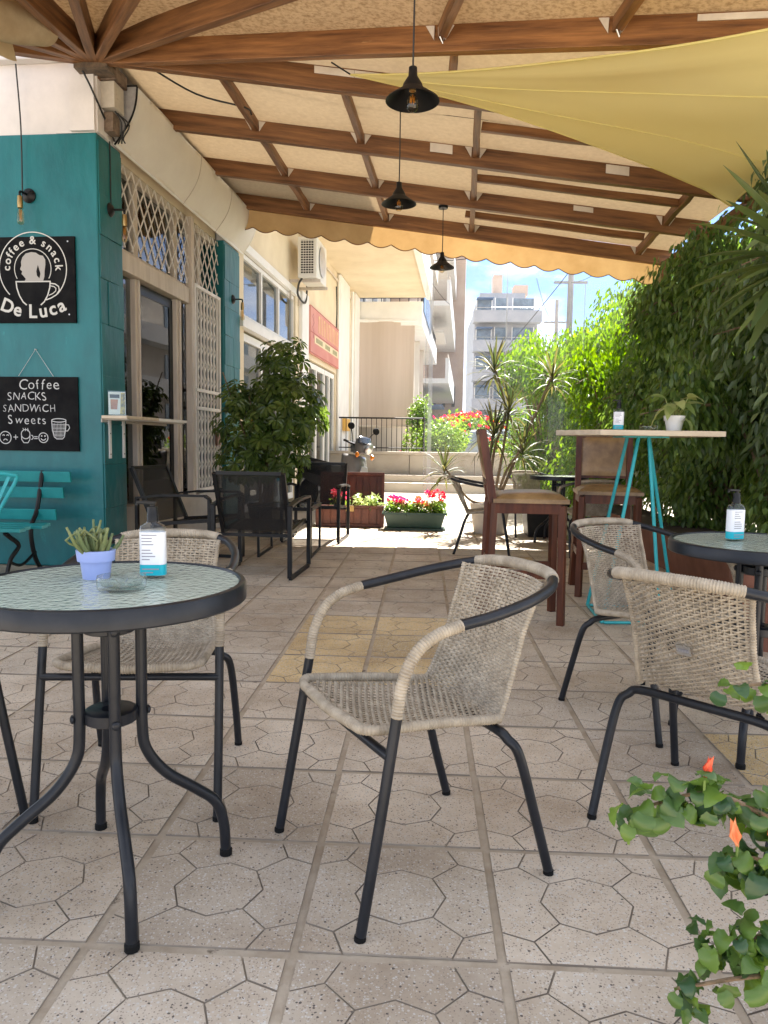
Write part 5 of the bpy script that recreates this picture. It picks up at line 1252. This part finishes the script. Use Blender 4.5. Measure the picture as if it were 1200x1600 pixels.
# ------------------------------------------------------------------ teal slat bench and chair at the left edge
bn = thing('slat_bench', 'teal slatted bench with pale slat ends against the teal wall', 'bench', (-3.3, 5.5, 0))
for i, (y, z, x1) in enumerate(((5.80, .755, -2.79), (5.76, .63, -2.83), (5.71, .46, -2.87))):
    m = MB(); m.box((-3.5+(x1+3.5)/2-.25, y, z), (x1+3.5+.5, .022, .085), Matrix.Rotation(.18, 3, 'X')); m.build('slat', M['teal'], bn, bevel=.003)
for i, y in enumerate((5.62, 5.5, 5.38, 5.26)):
    m = MB(); x1 = (-2.9, -2.86, -2.93, -2.9)[i]; m.bb(-4.0, x1, y-.045, y+.045, .375, .4); s_ = m.build('slat', M['teal'], bn, bevel=.003)
    m = MB(); m.bb(x1, x1+.004, y-.04, y+.04, .377, .398); m.build('slat_end', pm('pale_teal_end', (.1, .42, .44), .6, (.16, .5, .5), 20) if i == 0 else bpy.data.materials['pale_teal_end'], s_)
for x in (-3.02, -3.9):
    m = MB(); m.tube(spline([(x, 5.22, .0), (x, 5.3, .16), (x, 5.42, .25), (x, 5.3, .33), (x, 5.24, .365)], 5), .017, 6); m.tube(spline([(x, 5.75, 0), (x, 5.64, .15), (x, 5.6, .36), (x, 5.7, .5), (x, 5.8, .8)], 5), .017, 6); m.tube(spline([(x, 5.28, .15), (x, 5.45, .1), (x, 5.66, .17)], 5), .012, 6); m.build('iron_leg', M['black'], bn, smooth=True)
tc_ = thing('metal_chair', 'teal metal garden chair with ribbed back at the far left edge', 'chair', (-2.75, 4.5, 0))
def tq(x, y, z): return V(-2.74+x, 4.75+y, z)
m = MB(); m.tube(spline([tq(-.12, .0, .42), tq(-.03, .02, .6), tq(.06, .05, .78), tq(.04, .03, .815), tq(-.1, -.04, .83), tq(-.26, -.12, .83), tq(-.38, -.18, .8), tq(-.42, -.2, .6), tq(-.46, -.2, .42)], 6), .013, 8); m.build('back_frame', M['tealrod'], tc_, smooth=True)
for k in range(7):
    f_ = k/6; m = MB(); m.beam(tq(-.13-.3*f_, -.01-.18*f_, .44), tq(.03-.38*f_, .03-.2*f_, .815), .022, .006, (0, 1, 0)); m.build('rib', M['tealrod'], tc_)
m = MB(); m.prism([tq(-.1, 0, .42), tq(-.46, -.2, .42), tq(-.28, -.55, .42), tq(.1, -.35, .42)][::-1], (0, 0, .018)); m.build('seat', M['tealrod'], tc_, bevel=.006)
for a, b in (((-.12, -.02, .42), (-.16, .1, 0)), ((-.44, -.2, .42), (-.5, -.12, 0)), ((-.28, -.53, .42), (-.3, -.58, 0)), ((.08, -.34, .42), (.1, -.4, 0))): m = MB(); m.tube([tq(*a), tq(*b)], .012, 8); m.build('leg', M['tealrod'], tc_, smooth=True)
"""
"""

# ------------------------------------------------------------------ planted boxes, scooter, curtain
cr = thing('wooden_chest', 'old reddish wooden chest standing open with flowers planted inside', 'chest', (-.9, 9.5, 0))
CT = Matrix.Translation(V(-.9, 9.52, 0)) @ Matrix.Rotation(.03, 4, 'Z')
m = MB(CT); m.bb(-.42, .42, -.22, -.2, .0, .27); m.bb(-.42, .42, .2, .22, 0, .27); m.bb(-.42, -.4, -.2, .2, 0, .27); m.bb(.4, .42, -.2, .2, 0, .27); m.bb(-.4, .4, -.2, .2, .0, .02); m.build('box', M['trunkw'], cr)
for k in range(9): m = MB(CT); x = -.39+k*.0975; m.bb(x-.042, x+.042, -.232, -.2205, .045, .235); m.build('board', M['trunkw'], cr, bevel=.003)
for a in ((-.43, .43, -.24, -.2205, .0, .042), (-.43, .43, -.24, -.2205, .238, .275), (-.43, -.39, -.243, -.233, .042, .238), (.39, .43, -.243, -.233, .042, .238)): m = MB(CT); m.bb(*a); m.build('batten', M['trunkw'], cr, bevel=.003)
LT = CT @ Matrix.Translation(V(0, .22, .27)) @ Matrix.Rotation(-.16, 4, 'X')
m = MB(LT); m.bb(-.42, .42, .0, .02, .0, .4); ld = m.build('lid', M['trunkw'], cr)
for k in range(9): m = MB(LT); x = -.36+k*.09; m.bb(x-.038, x+.038, -.012, -.001, .05, .35); m.build('board', M['trunkw'], ld, bevel=.003)
for a in ((-.42, .42, -.06, -.013, .36, .4), (-.42, .42, -.02, -.013, .0, .045), (-.42, -.385, -.06, -.013, .045, .36), (.385, .42, -.06, -.013, .045, .36)): m = MB(LT); m.bb(*a); m.build('batten', M['trunkw'], ld, bevel=.003)
m = MB(CT); m.bb(-.399, .399, -.199, .199, .02, .22); m.build('soil', M['soil'], cr)
m = MB(CT); m.bb(-.05, .05, -.246, -.241, .2, .27); m.build('hasp', M['brass'], cr)
def flowers(name, label, c, nl, nf, fm_, spread, hh, leaf='gerl', L=.06, fs=.032, cl=.05, group=None, fh=0):
    t = thing(name, label, 'flowers', c, 0, group); c = Vector(c); m = MB()
    for _ in range(nl):
        p = c+V(rnd(-spread[0], spread[0]), rnd(-spread[1], spread[1]), rnd(.0, hh)); leaf_quad(m, p, rdir(.3), V(rnd(-.4, .4), rnd(-.6, .1), 1).normalized(), L*rnd(.7, 1.2), L*rnd(.7, 1.1))
    m.build('foliage', M[leaf], t, kind='stuff')
    for k in range(nf):
        p = c+V(rnd(-spread[0], spread[0])*.85, rnd(-spread[1], spread[1])*.8, hh+rnd(.01, .07)+fh); m = MB()
        for q in range(34):
            d = rdir(.2); leaf_quad(m, p+d*cl*.7*rnd(.6, 1), (d+rdir()*.6).normalized(), d, fs*rnd(.8, 1.2), fs*rnd(.8, 1.1), .2, .1)
        m.build('flower_head', M[random.choice(fm_)], t)
        m = MB(); m.tube([p, V(p.x+rnd(-.02, .02), p.y, c.z)], .003, 4); m.build('stalk', M['gerl'], t)
    return t
flowers('geranium', 'coral pink geranium growing in the open chest, left part', (-1.03, 9.42, .23), 60, 3, ['rose', 'rose'], (.12, .1), .12, fs=.04, cl=.06)
flowers('lettuce_plant', 'pale yellow green leafy plant in the open chest, right part', (-.66, 9.42, .22), 110, 0, ['pink'], (.16, .12), .16, 'poth', .08)
pb = thing('planter_box', 'dark green plastic trough planter on the sunlit edge of the floor', 'planter', (-.08, 9.15, 0))
def loftbox(m, x0, x1, y0, y1, z0, X0_, X1_, Y0_, Y1_, z1):
    a = [m.v(p) for p in ((x0, y0, z0), (x1, y0, z0), (x1, y1, z0), (x0, y1, z0))]; b = [m.v(p) for p in ((X0_, Y0_, z1), (X1_, Y0_, z1), (X1_, Y1_, z1), (X0_, Y1_, z1))]
    m.f(*a[::-1]); m.f(*b)
    for k in range(4): m.f(a[k], a[(k+1) % 4], b[(k+1) % 4], b[k])
m = MB(); loftbox(m, -.41, .25, 9.08, 9.26, .03, -.455, .295, 9.045, 9.295, .2); m.build('trough', M['green_plastic'], pb, bevel=.008)
m = MB(); m.bb(-.475, .315, 9.03, 9.045, .195, .218); m.bb(-.475, .315, 9.295, 9.31, .195, .218); m.bb(-.475, -.456, 9.045, 9.295, .195, .218); m.bb(.296, .315, 9.045, 9.295, .195, .218); m.build('lip', M['green_plastic'], pb)
m = MB(); m.bb(-.45, .3, 9.05, 9.31, 0, .028); m.build('saucer', M['green_plastic'], pb, bevel=.005)
m = MB(); m.bb(-.44, .28, 9.06, 9.28, .2, .206); m.build('soil', M['soil'], pb)
flowers('geranium', 'magenta geraniums at the left end of the green trough planter', (-.3, 9.17, .205), 160, 5, ['pink'], (.13, .1), .13, cl=.05)
flowers('geranium', 'fading salmon flowers in the middle of the green trough planter', (-.04, 9.17, .205), 150, 4, ['rose', 'orange'], (.12, .1), .11, cl=.04)
flowers('geranium', 'tall red geraniums at the right end of the green trough planter', (.18, 9.17, .205), 160, 6, ['red', 'pink', 'rose'], (.12, .1), .13, cl=.045, fh=.05)

sc = thing('scooter', 'grey motor scooter parked behind the wooden chest, front towards us', 'scooter', (-.98, 10.9, 0))
ST = Matrix.Translation(V(-1.02, 10.7, .0)) @ Matrix.Rotation(.72, 4, 'Z') @ Matrix.Rotation(.17, 4, 'Y') @ Matrix.Diagonal((.8, 1.05, 1.05, 1))
for y in (-.1, 1.15):
    m = MB(ST); m.lathe((0, y, .24), [(.13, -.05), (.2, -.055), (.24, -.03), (.245, 0), (.24, .03), (.2, .055), (.13, .05), (.13, -.05)], 28, Matrix.Rotation(PI/2, 3, 'Y')); w = m.build('wheel', M['rubber'], sc, smooth=True)
    m = MB(ST); m.lathe((0, y, .24), [(0, -.03), (.13, -.035), (.135, 0), (.13, .035), (0, .03)], 20, Matrix.Rotation(PI/2, 3, 'Y')); m.build('rim', M['silver'], w, smooth=True)
m = MB(ST); m.grid(lambda u, v: V((u-.5)*.2*(1-.3*v), -.36+.45*v, .36+.16*math.sin(PI*(.1+.8*v))-.25*(u-.5)**2*2), 8, 10, (0, .012, -.012)); m.build('fender', M['silver'], sc, smooth='all')
m = MB(ST)
def shf(u, v):
    w = .18+.11*math.sin(PI*(.12+.62*v)); x = (u-.5)*2*w; return V(x, -.02-.14*math.sin(PI*v*.7)*(1-(2*u-1)**2)+.13*v, .3+.54*v)
m.grid(shf, 14, 14, (0, .03, 0)); m.build('front_shield', M['grey_plastic'], sc, smooth='all')
m = MB(ST); m.prism([V(x, -.135+.0, z) for x, z in ((-.09, .62), (.0, .55), (.09, .62), (.07, .69), (-.07, .69))], (0, -.03, 0)); m.build('badge_panel', M['silver'], sc, bevel=.01)
m = MB(ST)
def hc(u, v): a = -PI*.5+PI*u; return V(math.sin(a)*(.16-.04*v), -.02-math.cos(a)*(.15-.08*v), .86+.22*v)
m.grid(hc, 16, 8, (0, .02, 0)); m.bb(-.12, .12, -.04, .1, .88, 1.04); m.build('handlebar_cowl', M['grey_plastic'], sc, smooth='all')
m = MB(ST); m.lathe((0, -.165, .95), [(0, -.01), (.06, -.005), (.075, .01), (.08, .04)], 20, Matrix.Rotation(PI/2+.35, 3, 'X')); m.build('headlight', M['alu'], sc, smooth='all')
for sx in (-1, 1):
    m = MB(ST); m.tube([(sx*.1, .02, .98), (sx*.32, .08, 1.02)], .016, 8); m.build('handlebar', M['rubber'], sc, smooth=True)
    m = MB(ST); m.tube([(sx*.14, -.01, .99), (sx*.3, -.02, 1.0)], .006, 5); m.build('brake_lever', M['silver'], sc)
    m = MB(ST); m.tube(spline([(sx*.16, .03, 1.0), (sx*.2, .03, 1.12), (sx*.27, .0, 1.2)], 4), .007, 6); mi = m.build('mirror_stem', M['rubber'], sc, smooth=True)
    m = MB(ST); m.lathe((sx*.285, -.01, 1.22), [(0, -.012), (.05, -.01), (.062, 0), (.05, .014), (0, .02)], 16, Matrix.Rotation(PI/2, 3, 'X') @ Matrix.Diagonal((1.25, .8, 1))); m.build('mirror', M['rubber'], mi, smooth=True)
    m = MB(ST); m.lathe((sx*.17, -.12, .84), [(0, -.015), (.035, -.01), (.04, .0), (.02, .03), (0, .03)], 12, Matrix.Rotation(PI/2, 3, 'X')); m.build('indicator', M['amber'], sc, smooth=True)
m = MB(ST); m.grid(lambda u, v: V((u-.5)*.34*(1-.3*v), .9-.6*0+1.0*v*0+(.25+.85*v)-.55, .72+.1*v-.12*(2*u-1)**2), 8, 10, (0, 0, -.1)); m.build('saddle', M['rubber'], sc, smooth='all')
m = MB(ST); m.prism([V(-.14, .35, .28), V(-.14, 1.4, .5), V(-.14, 1.35, .72), V(-.14, .5, .7)], (.28, 0, 0)); m.bb(-.14, .14, -.0, .45, .26, .31); m.build('body', M['grey_plastic'], sc, bevel=.03)
m = MB(ST)
def wsf(u, v): a = -1.0+2.0*u; return V(math.sin(a)*.19*(1-.2*v), -.03-math.cos(a)*.11*(1-v*.5), 1.0+.1*v)
m.grid(wsf, 12, 6, (0, .004, 0)); m.build('screen', pm('navy_screen', (.02, .03, .05), .2, coat=.4), sc, smooth='all')

cu = thing('clear_curtain', 'clear plastic weather curtain hanging from the far edge of the roof', 'curtain', (1.3, 9.5, .1))
def cfn(u, v):
    x = .02+2.75*u; top = 3.32-.138*(x-.2); return V(x, 9.46+.018*math.sin(u*37)+.012*math.sin(u*11+v*5)*(1-v), .12+(top-.12)*v)
m = MB(); m.grid(cfn, 90, 8); m.build('sheet', M['pvc'], cu, smooth='all')
for x, w_ in ((.06, .05), (1.0, .02), (1.95, .02)):
    m = MB(); m.grid(lambda u, v: cfn((x-.02)/2.75+u*w_/2.75, v)+V(0, -.006, 0), 3, 10); m.build('seam', M['pvcseam'], cu, smooth='all')
m = MB(); m.tube([cfn(0, k/8) for k in range(9)], .006, 5); m.build('hem', M['pvc'], cu)

# ------------------------------------------------------------------ plants
def pot_thing(parent, p, r0, r1, h, mat, lip=.03):
    m = MB(); pot(m, p, r0, r1, h, lip); o = m.build('pot', M[mat], parent, smooth=True)
    m = MB(); m.lathe(Vector(p)+V(0, 0, h-.012), [(r1-.012, 0), (r1*.5, .008), (0, .01)], 16); m.build('soil', M['soil'], o); return o
um = thing('umbrella_plant', 'big dark glossy umbrella plant in a pot by the second teal column', 'plant', (-1.75, 8.3, 0))
pot_thing(um, (-1.75, 8.3, 0), .15, .21, .36, 'black')
m = MB(); L3 = MB()
stems = []
for k in range(11):
    a = rnd(0, 2*PI); r = rnd(.2, .55); top = V(-1.75+r*math.cos(a), 8.3+r*math.sin(a)*.8, rnd(1.3, 2.05)); P = spline([(-1.75+rnd(-.08, .08), 8.3+rnd(-.08, .08), .34), (-1.75+r*.3*math.cos(a), 8.3+r*.3*math.sin(a), .85), top], 4); m.tube(P, [.016-.009*q/(len(P)-1) for q in range(len(P))], 6); stems.append(P)
m.build('stem', M['bark'], um, smooth=True)
def whorl(m, p, d, L):
    d = d.normalized(); a0 = rnd(0, 6); s = d.orthogonal().normalized(); q = d.cross(s); n = random.choice((7, 8, 9))
    for k in range(n):
        a = a0+2*PI*k/n; o = (s*math.cos(a)+q*math.sin(a)); dd = (o+d*.15-V(0, 0, .25)).normalized()
        c = p+dd*L*.12; LL = L*rnd(.85, 1.1); W = LL*.46; nn = (d+o*.2).normalized(); sd_ = dd.cross(nn).normalized()
        # spoon shaped leaflet: widest near the tip
        b0 = m.v(c); a1 = m.v(c+dd*LL*.35+sd_*W*.32+nn*.004); a2 = m.v(c+dd*LL*.35-sd_*W*.32+nn*.004); c1_ = m.v(c+dd*LL*.72+sd_*W*.5+nn*.002-V(0, 0, .006)); c2_ = m.v(c+dd*LL*.72-sd_*W*.5+nn*.002-V(0, 0, .006)); t_ = m.v(c+dd*LL-V(0, 0, .022)); mm = m.v(c+dd*LL*.6-nn*.008)
        m.f(b0, a1, mm); m.f(a1, c1_, mm); m.f(c1_, t_, mm); m.f(b0, mm, a2); m.f(a2, mm, c2_); m.f(c2_, mm, t_)
m = MB()
lobes = [((-1.92, 8.25, 1.2), (.42, .38, .36)), ((-1.5, 8.25, 1.45), (.42, .4, .5)), ((-1.55, 8.3, 1.98), (.3, .3, .28)), ((-1.3, 8.3, 1.45), (.26, .3, .4)), ((-2.08, 8.3, 1.55), (.2, .25, .2)), ((-1.6, 8.2, .95), (.4, .36, .3)), ((-1.98, 8.2, .85), (.3, .3, .28)), ((-1.75, 8.3, 1.7), (.25, .3, .3))]
for c, r in lobes:
    n = int(1150*r[0]*r[1]*r[2]/.05)
    for _ in range(min(150, max(26, n//19))):
        d = rdir(); k = rnd(.55, 1.02); p = Vector(c)+V(d.x*r[0]*k, d.y*r[1]*k, d.z*r[2]*k); whorl(m, p, (d+V(0, 0, .7)+rdir()*.4), rnd(.085, .125))
m.build('foliage', M['scheff'], um, kind='stuff')

dr = thing('dragon_tree', 'dragon tree with several spiky heads in a stone pot by the clear curtain', 'plant', (.83, 9.0, 0))
pot_thing(dr, (.83, 9.0, 0), .19, .24, .36, 'potg', .05)
def strap(m, p, d, L, W, droop, seg=5, tw=0):
    """long narrow leaf arching under its weight"""
    d = d.normalized(); h = V(d.x, d.y, 0); 
    if h.length < 1e-3: h = V(1, 0, 0)
    h.normalize(); s = V(-h.y, h.x, 0); rows = []; q = Vector(p); cur = Vector(d)
    for i in range(seg+1):
        t = i/seg; w = W*.5*(.55+.9*t if t < .35 else (.865+.2*(t-.35))*(1-((t-.35)/.65)**2.2)); w = max(w, .0006); nn = s.cross(cur).normalized()
        rows.append((m.v(q-s*w+nn*w*.35), m.v(q), m.v(q+s*w+nn*w*.35))); q = q+cur*(L/seg); cur = (cur+V(0, 0, -droop/seg*(.5+t))).normalized()
    for a, b in zip(rows[:-1], rows[1:]): m.f(a[0], a[1], b[1], b[0]); m.f(a[1], a[2], b[2], b[1])
for P, n, L in ((((.8, 9.0, .34), (.86, 9.0, 1.0), (.98, 9.0, 1.45), (.83, 8.95, 1.98)), 46, .42), (((.86, 9.02, .34), (.95, 9.0, .9), (1.0, 9.0, 1.3), (1.02, 8.98, 1.5)), 48, .42), (((.78, 8.98, .34), (.78, 8.95, .8), (.84, 8.9, 1.22)), 50, .46), (((.9, 9.0, .34), (1.15, 8.95, 1.0), (1.35, 8.9, 1.5), (1.5, 8.9, 1.88)), 44, .4), (((.74, 9.02, .34), (.55, 8.98, .42), (.27, 8.95, .78)), 36, .36), (((.88, 8.98, .34), (1.0, 8.9, .75), (1.18, 8.85, 1.02)), 40, .42)):
    Q = spline(P, 6); m = MB(); m.tube(Q, [.02-.008*k/(len(Q)-1) for k in range(len(Q))], 7); c_ = m.build('stem', M['cane'], dr, smooth=True); top = Q[-1]
    m = MB()
    for k in range(n):
        f_ = k/n; a = k*2.4; e = 1.35-1.75*f_+rnd(-.15, .15); strap(m, top-V(0, 0, .14*f_), V(math.cos(a)*math.cos(e), math.sin(a)*math.cos(e), math.sin(e)), L*rnd(.75, 1.1), .029, .75+1.3*f_)
    m.build('leaves', M['drac'], c_, kind='stuff')
bp_ = thing('planter_pot', 'big square black plastic planter under the hedge behind the wicker chair', 'pot', (1.45, 8.75, 0))
m = MB(); loftbox(m, 1.24, 1.66, 8.62, 9.02, 0, 1.2, 1.7, 8.58, 9.06, .42); m.build('tub', M['black'], bp_, bevel=.01)
m = MB(); m.bb(1.19, 1.71, 8.57, 8.6, .4, .44); m.bb(1.19, 1.71, 9.04, 9.07, .4, .44); m.build('lip', M['black'], bp_)
tr = thing('trough', 'long reddish planter trough at the foot of the hedge', 'planter', (2.3, 6.5, 0))
m = MB(); loftbox(m, 2.12, 2.5, 4.3, 9.2, 0, 2.05, 2.56, 4.25, 9.25, .34); m.build('body', M['red_pot'], tr, bevel=.01)
m = MB(); m.bb(2.06, 2.55, 4.27, 9.23, .335, .346); m.build('soil', M['soil'], tr)

# ficus hedge: separate trees that share three crown meshes
def leaf6(m, c, d, n, L, W):
    s = d.cross(n)
    if s.length < 1e-5: s = d.cross(V(1, 0, .3))
    s.normalize(); n = s.cross(d); q = rnd(.1, .35); cu_ = rnd(.05, .35)
    P = lambda t, w: c+d*L*t+s*w*W*.5+n*(abs(w)*W*.5*q-cu_*L*t*t)
    b0, t0 = m.v(c), m.v(P(1, 0)); a1, m1, e1 = m.v(P(.3, .92)), m.v(P(.3, 0)), m.v(P(.3, -.92)); a2, m2, e2 = m.v(P(.66, .74)), m.v(P(.66, 0)), m.v(P(.66, -.74))
    m.f(b0, a1, m1); m.f(b0, m1, e1); m.f(m1, a1, a2, m2); m.f(e1, m1, m2, e2); m.f(m2, a2, t0); m.f(e2, m2, t0)
def fig_crown(seed, n, rad, L=.085, W=.04):
    random.seed(seed); m = MB(); tw = MB()
    K = 26
    for k in range(K):
        d = rdir(.1); kk = rnd(.35, .95); c = V(d.x*rad[0]*kk, d.y*rad[1]*kk, d.z*rad[2]*kk); r = rnd(.26, .46)
        for _ in range(n//K):
            e = rdir(); q = rnd(.5, 1.05); p = c+V(e.x*r, e.y*r, e.z*r*1.25)*q
            o = V(e.x, e.y, 0); leaf6(m, p, (o*.55+rdir()*.5+V(0, 0, -.9)).normalized(), (V(e.x, e.y, .25)+rdir()*.6).normalized(), L*rnd(.6, 1.2), W*rnd(.8, 1.2))
        P = spline([V(0, 0, -rad[2]), c*.5+V(0, 0, -.3), c, c+V(d.x, d.y, -.2)*.35], 4); tw.tube(P, [.022-.018*i/(len(P)-1) for i in range(len(P))], 5)
    return m, tw
crowns = []
for s_, rad, nn_ in ((14, (.78, .95, 1.4), 9500), (11, (.75, .95, 1.35), 14500), (12, (.8, 1.0, 1.45), 14500), (13, (.7, 1.0, 1.3), 14500)):
    a, b = fig_crown(s_, nn_, rad, *((.11, .04) if s_ == 14 else (.085, .034))); crowns.append((a, b, rad))
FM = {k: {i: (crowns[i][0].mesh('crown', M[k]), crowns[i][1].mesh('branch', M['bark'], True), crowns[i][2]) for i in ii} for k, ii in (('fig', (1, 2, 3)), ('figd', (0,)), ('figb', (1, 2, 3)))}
def fig_tree(x, y, zc, mat, k, rz, label, sc_=1.0, group='weeping fig trees forming the hedge'):
    t = thing('weeping_fig', label, 'tree', (x, y, 0), rz, group); a, b, rad = FM[mat][k]
    o = bpy.data.objects.new('crown', a); COL.objects.link(o); o.parent = t; o.location = (0, 0, zc); o.scale = (sc_,)*3; o['kind'] = 'stuff'
    o = bpy.data.objects.new('branch', b); COL.objects.link(o); o.parent = t; o.location = (0, 0, zc); o.scale = (sc_,)*3
    MW[t.name] = Matrix.Translation(V(x, y, 0)); m = MB(); P = spline([(x, y, 0), (x+.05, y-.04, zc*.4), (x, y, zc)], 5); m.tube(P, [.05-.02*i/(len(P)-1) for i in range(len(P))], 8)
    q = m.build('trunk', M['bark'], t, smooth=True); q.matrix_basis = Matrix.Rotation(-rz, 4, 'Z')
random.seed(21)
fig_tree(2.9, 4.55, 1.72, 'figd', 0, .3, 'dull grey green fig of the hedge nearest the right edge')
fig_tree(2.75, 5.75, 1.75, 'fig', 2, 2.1, 'dark fig of the hedge just behind the pothos pot')
fig_tree(2.8, 7.0, 1.62, 'fig', 3, 4.0, 'dark fig of the hedge behind the high bar table')
fig_tree(2.85, 8.4, 1.62, 'fig', 1, 5.2, 'dark fig of the hedge nearest the far glass table')
fig_tree(2.95, 5.5, 2.25, 'figd', 0, 1.2, 'tall fig reaching the roof behind the yucca', 1.0)
fig_tree(3.05, 7.4, 2.3, 'fig', 2, .4, 'tall fig whose top climbs over the ends of the beams', 1.0)
fig_tree(2.5, 10.3, 1.8, 'figb', 2, .9, 'sunlit yellow green fig just beyond the clear curtain', 1.05)
fig_tree(3.3, 11.9, 2.1, 'figb', 1, 2.6, 'tall sunlit fig beyond the end of the roof', 1.15)
fig_tree(3.4, 9.8, 2.3, 'fig', 3, 3.3, 'dark fig behind the sunlit ones at the roof corner', 1.1)
fig_tree(2.35, 9.35, 1.35, 'figb', 3, 3.6, 'bright low fig at the bottom of the clear curtain', .85)
fig_tree(2.7, 13.6, 1.8, 'figb', 2, 4.4, 'farthest sunlit fig at the end of the pavement', 1.1)
fig_tree(1.95, 11.6, 1.45, 'figb', 3, 5.0, 'loose bright fig farthest left beyond the clear curtain', 1.0)
fig_tree(3.5, 6.4, 1.5, 'fig', 1, 3.1, 'shaded fig in the second row of the hedge', 1.1)
fig_tree(3.5, 4.2, 1.6, 'fig', 2, 1.7, 'shaded fig hidden behind the yucca', 1.1)
fig_tree(3.5, 8.4, 1.6, 'fig', 2, 1.0, 'shaded fig in the second row beside the far table', 1.1)

yu = thing('yucca', 'large yucca with broad sword leaves at the right edge under the sail', 'plant', (1.87, 4.02, 0))
pot_thing(yu, (1.9, 4.05, 0), .17, .22, .4, 'red_pot', .05)
m = MB(); P = spline([(1.9, 4.05, .38), (1.93, 4.02, 1.1), (1.86, 4.02, 2.1)], 7); m.tube(P, [.06-.012*i/(len(P)-1) for i in range(len(P))], 9); m.build('trunk', M['cane'], yu, smooth=True)
random.seed(5)
for k in range(62):
    f_ = k/62; a = k*2.399; e = 1.4-2.1*f_+rnd(-.12, .12); m = MB(); strap(m, (1.86, 4.02, 2.26-.34*f_), V(math.cos(a)*math.cos(e), math.sin(a)*math.cos(e), math.sin(e)), rnd(.38, .54), .085, .15+.75*f_, 6); m.build('leaf', M['yuc'], yu, smooth='all')

# hibiscus in the foreground, its pot just outside the picture
hb = thing('hibiscus', 'hibiscus branches with dark lobed leaves and orange buds in the lower right foreground', 'plant', (.82, 1.12, 0))
pot_thing(hb, (.82, 1.12, 0), .13, .17, .27, 'red_pot', .04)
def hib_leaf(L, Wd, curl, seed):
    rr = random.Random(seed); m = MB(); n = 9; rows = []
    for i in range(n+1):
        q = i/n; w = Wd*.5*(math.sin(PI*min(1, q*.84+.16))**.7)*(1+.05*(1 if i % 2 else -1)*(q > .25)); w = w if i < n else .0004
        ang = curl*q; y = L*(math.sin(ang)/curl); z = -L*(1-math.cos(ang))/curl; f1, f2 = rr.uniform(.15, .5), rr.uniform(.15, .5); wv = .1*w*math.sin(i*1.9+seed)
        rows.append([m.v((-w, y-.12*w, z+f1*w+wv)), m.v((-w*.5, y, z+f1*w*.55)), m.v((0, y, z)), m.v((w*.5, y, z+f2*w*.55)), m.v((w, y-.12*w, z+f2*w-wv))])
    for a, b in zip(rows[:-1], rows[1:]):
        for k in range(4): m.f(a[k], a[k+1], b[k+1], b[k])
    return m
hl = [hib_leaf(.06, .05, c, i).mesh('leaf', M['hib'], 'all') for i, c in enumerate((.9, 1.5, 2.1, 2.7, 3.3))]
random.seed(3)
brs = [((.8, 1.12, .26), (.66, 1.14, .42), (.55, 1.15, .485), (.46, 1.16, .515), (.36, 1.18, .475)), ((.8, 1.1, .26), (.68, 1.12, .36), (.55, 1.13, .42), (.49, 1.13, .43)), ((.8, 1.1, .26), (.68, 1.1, .31), (.55, 1.1, .32), (.46, 1.1, .31)), ((.8, 1.1, .26), (.66, 1.09, .27), (.52, 1.08, .27), (.40, 1.09, .235)), ((.82, 1.12, .26), (.74, 1.22, .5), (.66, 1.36, .62), (.585, 1.42, .60)), ((.82, 1.12, .26), (.72, 1.12, .4), (.6, 1.1, .44))]
for bi, B in enumerate(brs):
    Q = spline(B, 6); m = MB(); m.tube(Q, [.006-.0035*i/(len(Q)-1) for i in range(len(Q))], 6); m.build('branch', M['bark'], hb, smooth=True)
    n = (120, 70, 62, 40, 22, 50)[bi]
    for k in range(n):
        q = Q[min(len(Q)-1, int(6+(len(Q)-6)*((k+.5)/n)**.9))]; d = rdir(.0); d.z -= .15; c = q+d.normalized()*rnd(.008, .04)
        put_leaf(random.choice(hl), hb, c, (d.x, d.y, d.z-.35), sc=rnd(.42, .78), roll=rnd(-.7, .7))
def bud(p, L, mat='orange', lean=(0, 0, 1)):
    m = MB()
    for k in range(5):
        a = 2*PI*k/5; d = (Vector(lean).normalized()*1.0+V(math.cos(a), math.sin(a), 0)*.1).normalized(); leaf_quad(m, Vector(p)+V(math.cos(a), math.sin(a), 0)*.003, d, V(math.cos(a), math.sin(a), 0), L*rnd(.85, 1.1), L*.42, -.3, .06)
    o = m.build('bud', M[mat], hb, smooth='all'); m = MB(); m.tube([Vector(p)-V(0, 0, .03), Vector(p)+V(0, 0, .006)], .0025, 5); m.build('bud_stalk', M['gerl'], o)
bud((.452, 1.15, .545), .036, 'coral', (.25, 0, 1)); bud((.495, 1.12, .45), .045, 'orange', (-.2, 0, .9)); bud((.545, 1.12, .46), .03, 'orange'); bud((.345, 1.17, .45), .016, 'orange', (-.3, -.3, -.4))
